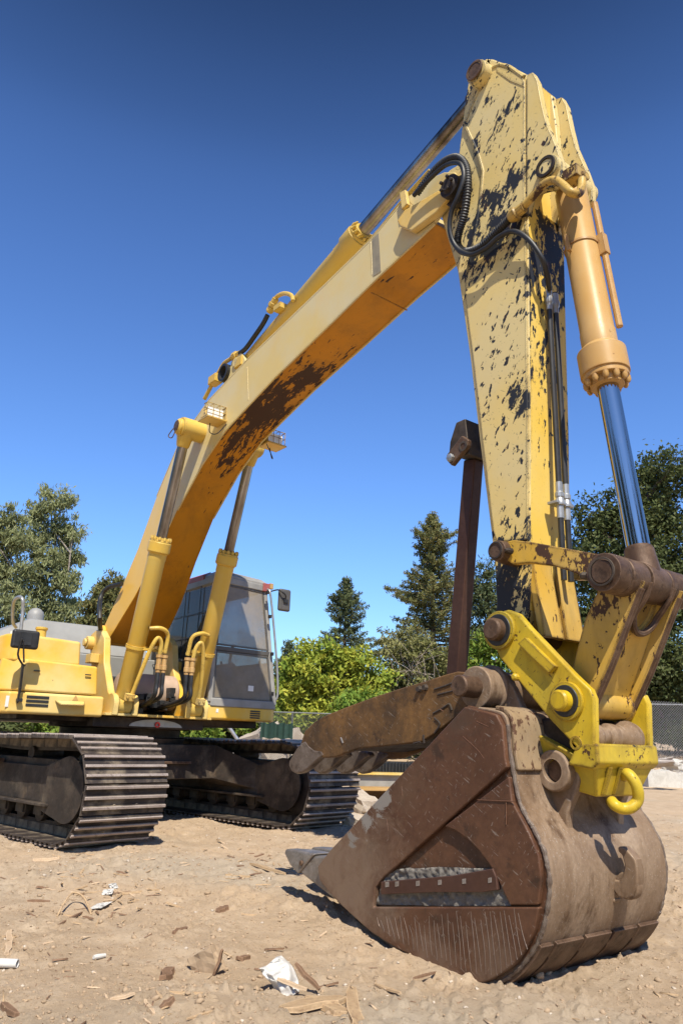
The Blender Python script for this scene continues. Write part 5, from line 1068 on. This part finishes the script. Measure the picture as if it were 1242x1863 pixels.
c.loft(rr_); tag(c.build('concrete_kerb', M['conc']), 'pale broken concrete kerb on the dirt below the chain-link fence', 'concrete')
def chunk(name, mat, p, sx, sy, sz, rot, seed, n=1):
    bm = bmesh.new(); bmesh.ops.create_cube(bm, size=1); bmesh.ops.subdivide_edges(bm, edges=bm.edges[:], cuts=3, use_grid_fill=True); rs = np.random.default_rng(seed)
    for v in bm.verts:
        k = 1+.10*rs.normal(); v.co = Vector((v.co.x*sx*(1+.08*rs.normal()), v.co.y*sy*(1+.08*rs.normal()), v.co.z*sz*(1+.05*rs.normal())))
    me = bpy.data.meshes.new(name); bm.to_mesh(me); bm.free(); me.materials.append(M[mat] if isinstance(mat, str) else mat); o = bpy.data.objects.new(name, me); COL.objects.link(o); o.location = p; o.rotation_euler = rot; return o
p = at(1199, 1388, 21.2); tag(chunk('concrete_slab', 'slab', p, .62, .40, .12, (R(-14), R(-10), .5), 3), 'tilted broken slab lying on the concrete kerb', 'concrete', )
for k, (u_, v_, s_) in enumerate(((1222, 1391, .3), (1228, 1398, .2))):
    tag(chunk('concrete_chunk', 'conc', at(u_, v_, 21.6), s_*1.5, s_, s_*.7, (.2, .1, k), 9+k), ('larger pale concrete lump behind the tilted slab', 'smaller pale concrete lump at the far end of the tilted slab')[k], 'concrete')
M['rub'] = concrete('pale_rubble', (.40, .33, .26), (.52, .45, .37))
for k, (u_, v_, s_, lb) in enumerate(((655, 1470, .30, 'angular pale rubble block between the far track and the bucket'), (640, 1494, .18, 'small pale rubble lump at the foot of the far track'), (668, 1455, .2, 'pale stone behind the angular rubble block'), (470, 1378, .55, 'pale concrete rubble seen under the far track'), (505, 1380, .5, 'second concrete lump seen under the far track, nearer the thumb'), (446, 1374, .3, 'reddish broken brick lump seen under the far track'))):
    g_ = G(u_, v_+8); s_ = s_*(g_-C).length/10; tag(chunk('rubble', 'rub', g_+Vector((0, 0, s_*.3)), s_*1.2, s_*.9, s_*.8, (.4*k, .3, 1.1*k), 30+k), lb, 'rubble')
# steel frame of another machine behind the far track
a_ = at(640, 1404, 11.2); b_ = at(850, 1424, 11.9); zt2 = a_.z; root = empty('machine_frame', (a_.x, a_.y, gz(a_.x, a_.y)), 'yellow and grey steel frame with a dark grille behind the far track', 'machine part'); O_ = root.location
d_ = (b_-a_); d_.z = 0; L_ = d_.length; d_.normalize(); pr = Vector((-d_.y, d_.x, 0)); pr = pr if pr.dot(hd) > 0 else -pr
def FB(t0, t1, p0, p1, z0, z1): c = MB(); q = a_-O_; q.z = 0; c.extr([q+d_*t0+pr*p0+Vector((0, 0, z0)), q+d_*t1+pr*p0+Vector((0, 0, z0)), q+d_*t1+pr*p1+Vector((0, 0, z0)), q+d_*t0+pr*p1+Vector((0, 0, z0))], (0, 0, z1-z0)); return c
zz = zt2-O_.z
FB(0, L_, -.04, .10, zz-.035, zz).build('upper_rail', M['yellow'], root); FB(0, L_, .02, .06, zz-.19, zz-.036).build('web', M['grey'], root); FB(0, L_, -.05, .10, zz-.245, zz-.191).build('lower_rail', M['orange_cyl'], root)
FB(.1, L_, .3, .6, .02, zz-.25).build('skid', M['thumb'], root)
g = MB()
for k in range(22): q = FB(.25+.05*k, .265+.05*k, .12, .15, zz, zz+.13); g.add(q.v, q.f)
q = FB(.2, L_, .12, .15, zz+.13, zz+.15); g.add(q.v, q.f); g.build('grille', M['black'], root)
q = FB(.2, L_, .3, .5, zz-.05, zz+.12); q.build('radiator', M['black'], root)

# ------------------------------------------------------------------ loose debris on the dirt
M['wood'] = steel('weathered_wood', (.36, .245, .145), (.46, .33, .20), (.22, .14, .085), .85, 0, 5, .5, stretch=(1, 6, 6))
M['woodd'] = steel('dark_wood', (.17, .10, .06), (.26, .16, .10), (.10, .06, .04), .85, 0, 6, .5)
M['woodp'] = steel('pale_wood', (.46, .33, .215), (.54, .41, .28), None, .8, 0, 6, .4)
M['plastic'] = plain('white_plastic', (.62, .60, .57), .5, 0, .1, .3, 6)
def splint(L, w_, h_, rs, taper=.4):
    b = MB(); n = 5; rg = []
    for i in range(n+1):
        t = i/n; k = 1-(taper*abs(2*t-1)**3); x = (t-.5)*L; y = rs.normal()*w_*.10; z = rs.normal()*h_*.12
        rg.append([(x+rs.normal()*L*.015, y-w_/2*k, z-h_/2*k), (x, y+w_/2*k, z-h_/2), (x+rs.normal()*L*.015, y+w_/2*k*.9, z+h_/2*k), (x, y-w_/2*k*.85, z+h_/2)])
    return b.loft(rg)
def stick(p0, p1, w_, h_, mat, label, name='wood_splinter', cat='wood scrap', lift=.0, seed=0, group=None):
    p0 = Vector(p0); p1 = Vector(p1); rs = np.random.default_rng(seed+500); b = splint((p1-p0).length, w_, h_, rs); d = (p1-p0).normalized(); o = b.build(name, M[mat])
    z = Vector((0, 0, 1)); s_ = z.cross(d).normalized(); zz_ = d.cross(s_); m_ = (p0+p1)/2+zz_*(h_*.35+lift)
    o.matrix_world = Matrix(((d.x, s_.x, zz_.x, m_.x), (d.y, s_.y, zz_.y, m_.y), (d.z, s_.z, zz_.z, m_.z), (0, 0, 0, 1))); return tag(o, label, cat, group)
def gs_(u0, v0, u1, v1, w_, h_, mat, label, **k): return stick(G(u0, v0), G(u1, v1), w_, h_, mat, label, seed=int(u0+v0), **k)
gs_(60, 1566, 108, 1562, .07, .02, 'woodp', 'flat pale wood chip in front of the near track')
gs_(14, 1738, 18, 1700, .035, .02, 'woodp', 'pale squared wood stub near the left edge')
gs_(752, 1786, 792, 1778, .014, .010, 'woodd', 'thin brown stick lying below the hard-faced bucket side')
gs_(510, 1838, 625, 1822, .085, .022, 'wood', 'broad broken board at the foot of the white plastic scrap')
gs_(560, 1818, 640, 1848, .075, .02, 'wood', 'second broken board overlapping the broad one')
gs_(636, 1800, 652, 1880, .06, .02, 'wood', 'pale plank end running out of the bottom of the frame')
gs_(300, 1786, 306, 1768, .05, .025, 'woodd', 'dark three-cornered wood chip in the open dirt')
gs_(316, 1700, 340, 1690, .035, .02, 'woodd', 'dark bark sliver with a pale chip beneath it')
gs_(395, 1660, 415, 1648, .05, .02, 'woodd', 'short dark bark flake right of the paper scraps')
gs_(432, 1748, 454, 1744, .03, .02, 'woodd', 'dark bark crumb between the clod and the white plastic')
gs_(50, 1640, 92, 1634, .02, .014, 'woodd', 'straight dark twig left of the paper scraps')
gs_(105, 1682, 150, 1660, .014, .012, 'woodd', 'dark twig angled below the curved stem')
gs_(220, 1610, 290, 1616, .02, .012, 'wood', 'long brown splinter near the debris patch')
gs_(410, 1592, 455, 1590, .02, .015, 'wood', 'long splinter in the litter near the bucket teeth')
gs_(455, 1572, 520, 1592, .03, .018, 'wood', 'stout splinter beside the bucket teeth')
gs_(5, 1830, 30, 1850, .03, .02, 'woodd', 'dark bark piece at the lower left corner')
gs_(200, 1820, 245, 1815, .02, .012, 'woodp', 'thin pale splinter low on the left')
gs_(292, 1838, 318, 1832, .03, .02, 'woodd', 'dark wood stub near the bottom edge')
gs_(262, 1824, 282, 1838, .018, .012, 'woodp', 'small pale splinter next to the dark wood stub')
b_ = G(390, 1775); t_ = G(392, 1775)+Vector((.02, .02, .105)); stick(b_, t_, .035, .012, 'woodd', 'dark pointed splinter standing up beside the big clod', seed=5)
c = chunk('dirt_clod', 'rub', G(376, 1765)+Vector((0, 0, .02)), .14, .07, .11, (.1, -.5, .4), 8); c.data.materials.clear(); md = plain('clod_dirt', (.36, .26, .17), .95, 0, .2, .6, 14); c.data.materials.append(md); tag(c, 'large beige clod with the dark splinter at its side', 'clod')
# curved dry stem
c = MB(); c.tube([G(104, 1668), G(118, 1655)+Vector((0, 0, .06)), G(132, 1645)+Vector((0, 0, .07)), G(152, 1644)+Vector((0, 0, .05)), G(168, 1652)], .006, 6); tag(c.build('dry_stem', M['wood']), 'curved dry stem arching over the dirt on the left', 'stem')
# white pipe stub at the left edge
q0 = G(-14, 1762)+Vector((0, 0, .02)); q1 = G(32, 1757)+Vector((0, 0, .02)); c = MB(); c.ring(q0, q1, .019, .015, 20); tag(c.build('plastic_pipe', M['plastic']), 'white plastic pipe stub at the left edge', 'pipe')
q0 = G(170, 1748); q1 = G(191, 1743); c = MB(); c.lathe(q0+Vector((0, 0, .012)), q1+Vector((0, 0, .012)), [(0, .009), (.02, .011), ((q1-q0).length, .009)], 10); tag(c.build('plastic_pipe', M['plastic']), 'tiny white plastic tube in the open dirt', 'pipe')
# crumpled plastic sheet
def crumple(name, px, seed, label, cat, z_amp=.03, thick=.002, mat='plastic', lift=.0):
    rs = np.random.default_rng(seed); V = []; F = []; nu, nv = len(px[0]), len(px)
    P_ = [[Vector(p) for p in row] for row in px]; N = 22
    b = MB(); g_ = [[None]*(N+1) for _ in range(N+1)]
    for i in range(N+1):
        for j in range(N+1):
            a_ = i/N*(nv-1); b2 = j/N*(nu-1); i0, j0 = min(int(a_), nv-2), min(int(b2), nu-2); fa, fb = a_-i0, b2-j0
            p = P_[i0][j0]*(1-fa)*(1-fb)+P_[i0+1][j0]*fa*(1-fb)+P_[i0][j0+1]*(1-fa)*fb+P_[i0+1][j0+1]*fa*fb
            w_ = float(vnoise(np.array([i*.55+seed]), np.array([j*.55]), 40)[0]); w2 = float(vnoise(np.array([i*.23+seed]), np.array([j*.23]), 41)[0])
            g_[i][j] = p+(C-p).normalized()*(w_*z_amp*.5+w2*z_amp)
    vs = [p for row in g_ for p in row]; fs = [[i*(N+1)+j, i*(N+1)+j+1, (i+1)*(N+1)+j+1, (i+1)*(N+1)+j] for i in range(N) for j in range(N)]; b.add(vs, fs)
    o = b.build(name, M[mat], ang=60); s_ = o.modifiers.new('thickness', 'SOLIDIFY'); s_.thickness = thick; return tag(o, label, cat)
g0 = G(515, 1808); fwd = Vector((hd.x, hd.y, 0))
def W(u, v, back=0.): p = at(u, v, math.hypot(g0.x-CX, g0.y-CY)+back); return p
crumple('plastic_scrap', [[W(471, 1762, .0), W(486, 1756, .05), W(502, 1741, .10), W(512, 1738, .16)], [W(478, 1772, -.01), W(497, 1768, .0), W(522, 1752, .05), W(533, 1758, .12)], [W(494, 1790, .0), W(505, 1782, -.02), W(528, 1776, .02), W(543, 1782, .08)], [W(508, 1818, .0), W(515, 1820, -.02), W(530, 1812, .0), W(545, 1804, .05)]], 3, 'crumpled white plastic scrap standing up from the dirt', 'plastic scrap', .05)
stick(W(504, 1783, -.03), W(556, 1803, .0), .018, .016, 'woodp', 'pale stick leaning across the white plastic scrap', seed=77)
stick(W(536, 1756, .10), W(580, 1802, .03), .022, .016, 'woodd', 'dark stick leaning behind the white plastic scrap', seed=78)
for k, (u_, v_, s_) in enumerate(((182, 1650, .042), (196, 1625, .034), (206, 1617, .024))):
    p = G(u_, v_); sx = Vector((hr.x, hr.y, 0))*s_; sy = fwd*s_*1.0+Vector((hr.x, hr.y, 0))*s_*(.5-k*.6)
    crumple('paper_scrap', [[p-sx+sy+Vector((0, 0, .02)), p+sx+sy+Vector((0, 0, .03))], [p-sx-sy, p+sx-sy+Vector((0, 0, .01))]], 11+k, ('white torn paper scrap with a bent corner near the curved stem', 'white paper scrap above the bent one', 'smallest white paper scrap in the debris patch')[k], 'paper', .03)
# countable small splinters, look-alikes
rs = np.random.default_rng(5); protos = []
for k in range(8):
    b = splint(rs.uniform(.06, .16), rs.uniform(.006, .016), rs.uniform(.004, .010), rs); protos.append((b, ('wood', 'woodd', 'woodp', 'wood')[k % 4]))
kinds = {'wood': 'small brown wood splinter strewn on the bare dirt', 'woodd': 'small dark bark sliver strewn on the bare dirt', 'woodp': 'small pale wood splinter strewn on the bare dirt'}
made = {}
spots_ = []
for k in range(150):
    if rs.random() < .42: u_, v_ = rs.normal(190, 70), rs.normal(1600, 40)
    elif rs.random() < .3: u_, v_ = rs.normal(500, 45), rs.normal(1580, 20)
    else: u_, v_ = rs.uniform(0, 1242), 1500+363*rs.random()**.8
    if v_ < 1530 or v_ > 1890: continue
    spots_.append((u_, v_))
for k, (u_, v_) in enumerate(spots_):
    i = k % 8; b, mt = protos[i]; p = G(u_, v_)
    if p.x > 4.3 and -.6 < p.y < .6: continue
    if i not in made: made[i] = b.build('wood_splinter', M[mt]); o = made[i]
    else: o = made[i].copy(); COL.objects.link(o)
    o.location = p+Vector((0, 0, .004)); o.rotation_euler = (rs.normal()*.12, rs.normal()*.12, rs.uniform(0, 6.28)); s_ = rs.uniform(.5, 1.25); o.scale = (s_, s_, s_); tag(o, kinds[mt], 'wood scrap', 'small wood splinters on the dirt')
# uncountable crumbs, chips and straw
def scatter(name, n, umin, umax, mat, size, kind, seed):
    rng = np.random.default_rng(seed); ang = rng.uniform(-R(33), R(33), n); rad = 1.7+11*rng.random(n)**1.6; base = math.atan2(hd.y, hd.x)
    x = CX+rad*np.cos(base+ang); y = CY+rad*np.sin(base+ang); keep = vnoise(x*1.3, y*1.3, seed)+.22*rng.normal(size=n) > -.05; x, y = x[keep], y[keep]; z = ground_h(x, y); n = len(x)
    s = size*rng.lognormal(0, .5, n)
    if kind == 'clod':
        ic = bmesh.new(); bmesh.ops.create_icosphere(ic, subdivisions=1, radius=1); bv = np.array([v.co for v in ic.verts]); bf = np.array([[v.index for v in f.verts] for f in ic.faces]); ic.free()
        V = bv[None]*rng.uniform(.6, 1.3, (n, len(bv), 1))*np.stack([s, s*rng.uniform(.6, 1, n), s*rng.uniform(.45, .8, n)], -1)[:, None]
    else:
        bv = np.array([(-1, -.12, 0), (1, -.10, 0), (1, .12, 0), (-1, .1, 0), (-1, -.1, .12), (1, -.1, .12), (1, .1, .12), (-1, .1, .12)]); bf = np.array([(4, 5, 6, 7), (0, 1, 5, 4), (1, 2, 6, 5), (2, 3, 7, 6), (3, 0, 4, 7)])
        V = bv[None]*np.stack([s, s*rng.uniform(.5, 1.6, n), s*rng.uniform(.6, 1.4, n)], -1)[:, None]
    a_ = rng.uniform(0, 6.283, n); ca, sa = np.cos(a_)[:, None], np.sin(a_)[:, None]; V = np.stack([V[..., 0]*ca-V[..., 1]*sa, V[..., 0]*sa+V[..., 1]*ca, V[..., 2]+V[..., 0]*rng.normal(size=(n, 1))*.15], -1)
    V = V+np.stack([x, y, z+s*.12], -1)[:, None]; F = (bf[None]+(np.arange(n)*len(bv))[:, None, None]).reshape(-1, bf.shape[1]); tag(mesh_np(name, V.reshape(-1, 3), F, mat, smooth=False), kind='stuff')
scatter('dirt_crumbs', 24000, 0, 0, md, .0055, 'clod', 61)
scatter('pebbles', 1500, 0, 0, M['rub'], .009, 'clod', 62)
scatter('wood_chips', 1200, 0, 0, M['wood'], .013, 'chip', 63)
scatter('bark_crumbs', 2200, 0, 0, M['woodd'], .012, 'chip', 64)
scatter('straw', 450, 0, 0, M['woodp'], .015, 'chip', 65)
def litter():
    rng = np.random.default_rng(91); n = 5000; d = rng.uniform(5.5, 15, n); e = rng.uniform(21.6, 27, n); x = CX+hr.x*d+hd.x*e; y = CY+hr.y*d+hd.y*e; z = ground_h(x, y)+.03
    V, F = leaves(np.stack([x, y, z], -1), np.tile([0, 0, 2.], (n, 1)), .06, .5, rng); tag(mesh_np('leaf_litter', V, F, plain('dry_leaves', (.30, .20, .12), .9, 0, .5, .1, .8)), kind='stuff')
litter()

for k, (dd_, ee_, H_, W_) in enumerate(((-9, -15, 12, 5.5), (-17, -7, 13, 6), (12, -13, 12, 5), (20, -3, 13, 6.5), (-22, 6, 12, 6))):  # unseen trees added to put dark bands in the chrome rod
    rng = np.random.default_rng(900+k); o_ = LOT(dd_, ee_); o_.z = gz(o_.x, o_.y); root = empty('shade_tree', o_, 'unseen dark tree added behind the viewer to darken the polished rod', 'tree', 'trees added out of view')
    n = 5200; q = rng.normal(size=(n, 3)); q /= np.linalg.norm(q, axis=1)[:, None]; p = q*(rng.random((n, 1))**.4)*np.array([W_, W_, H_*.42])*(1+.25*np.sin(q[:, :1]*7+q[:, 1:2]*5)); p[:, 2] += H_*.55
    V, F = leaves(p, q, .34, .5, rng); mesh_np('crown', V, F, M['oak'], root); tb = MB(); tb.tube([(0, 0, -.2), (.1, .1, H_*.4), (0, 0, H_*.8)], lambda t: .3*(1-.8*t), 8); tb.build('trunk', M['bark'], root)
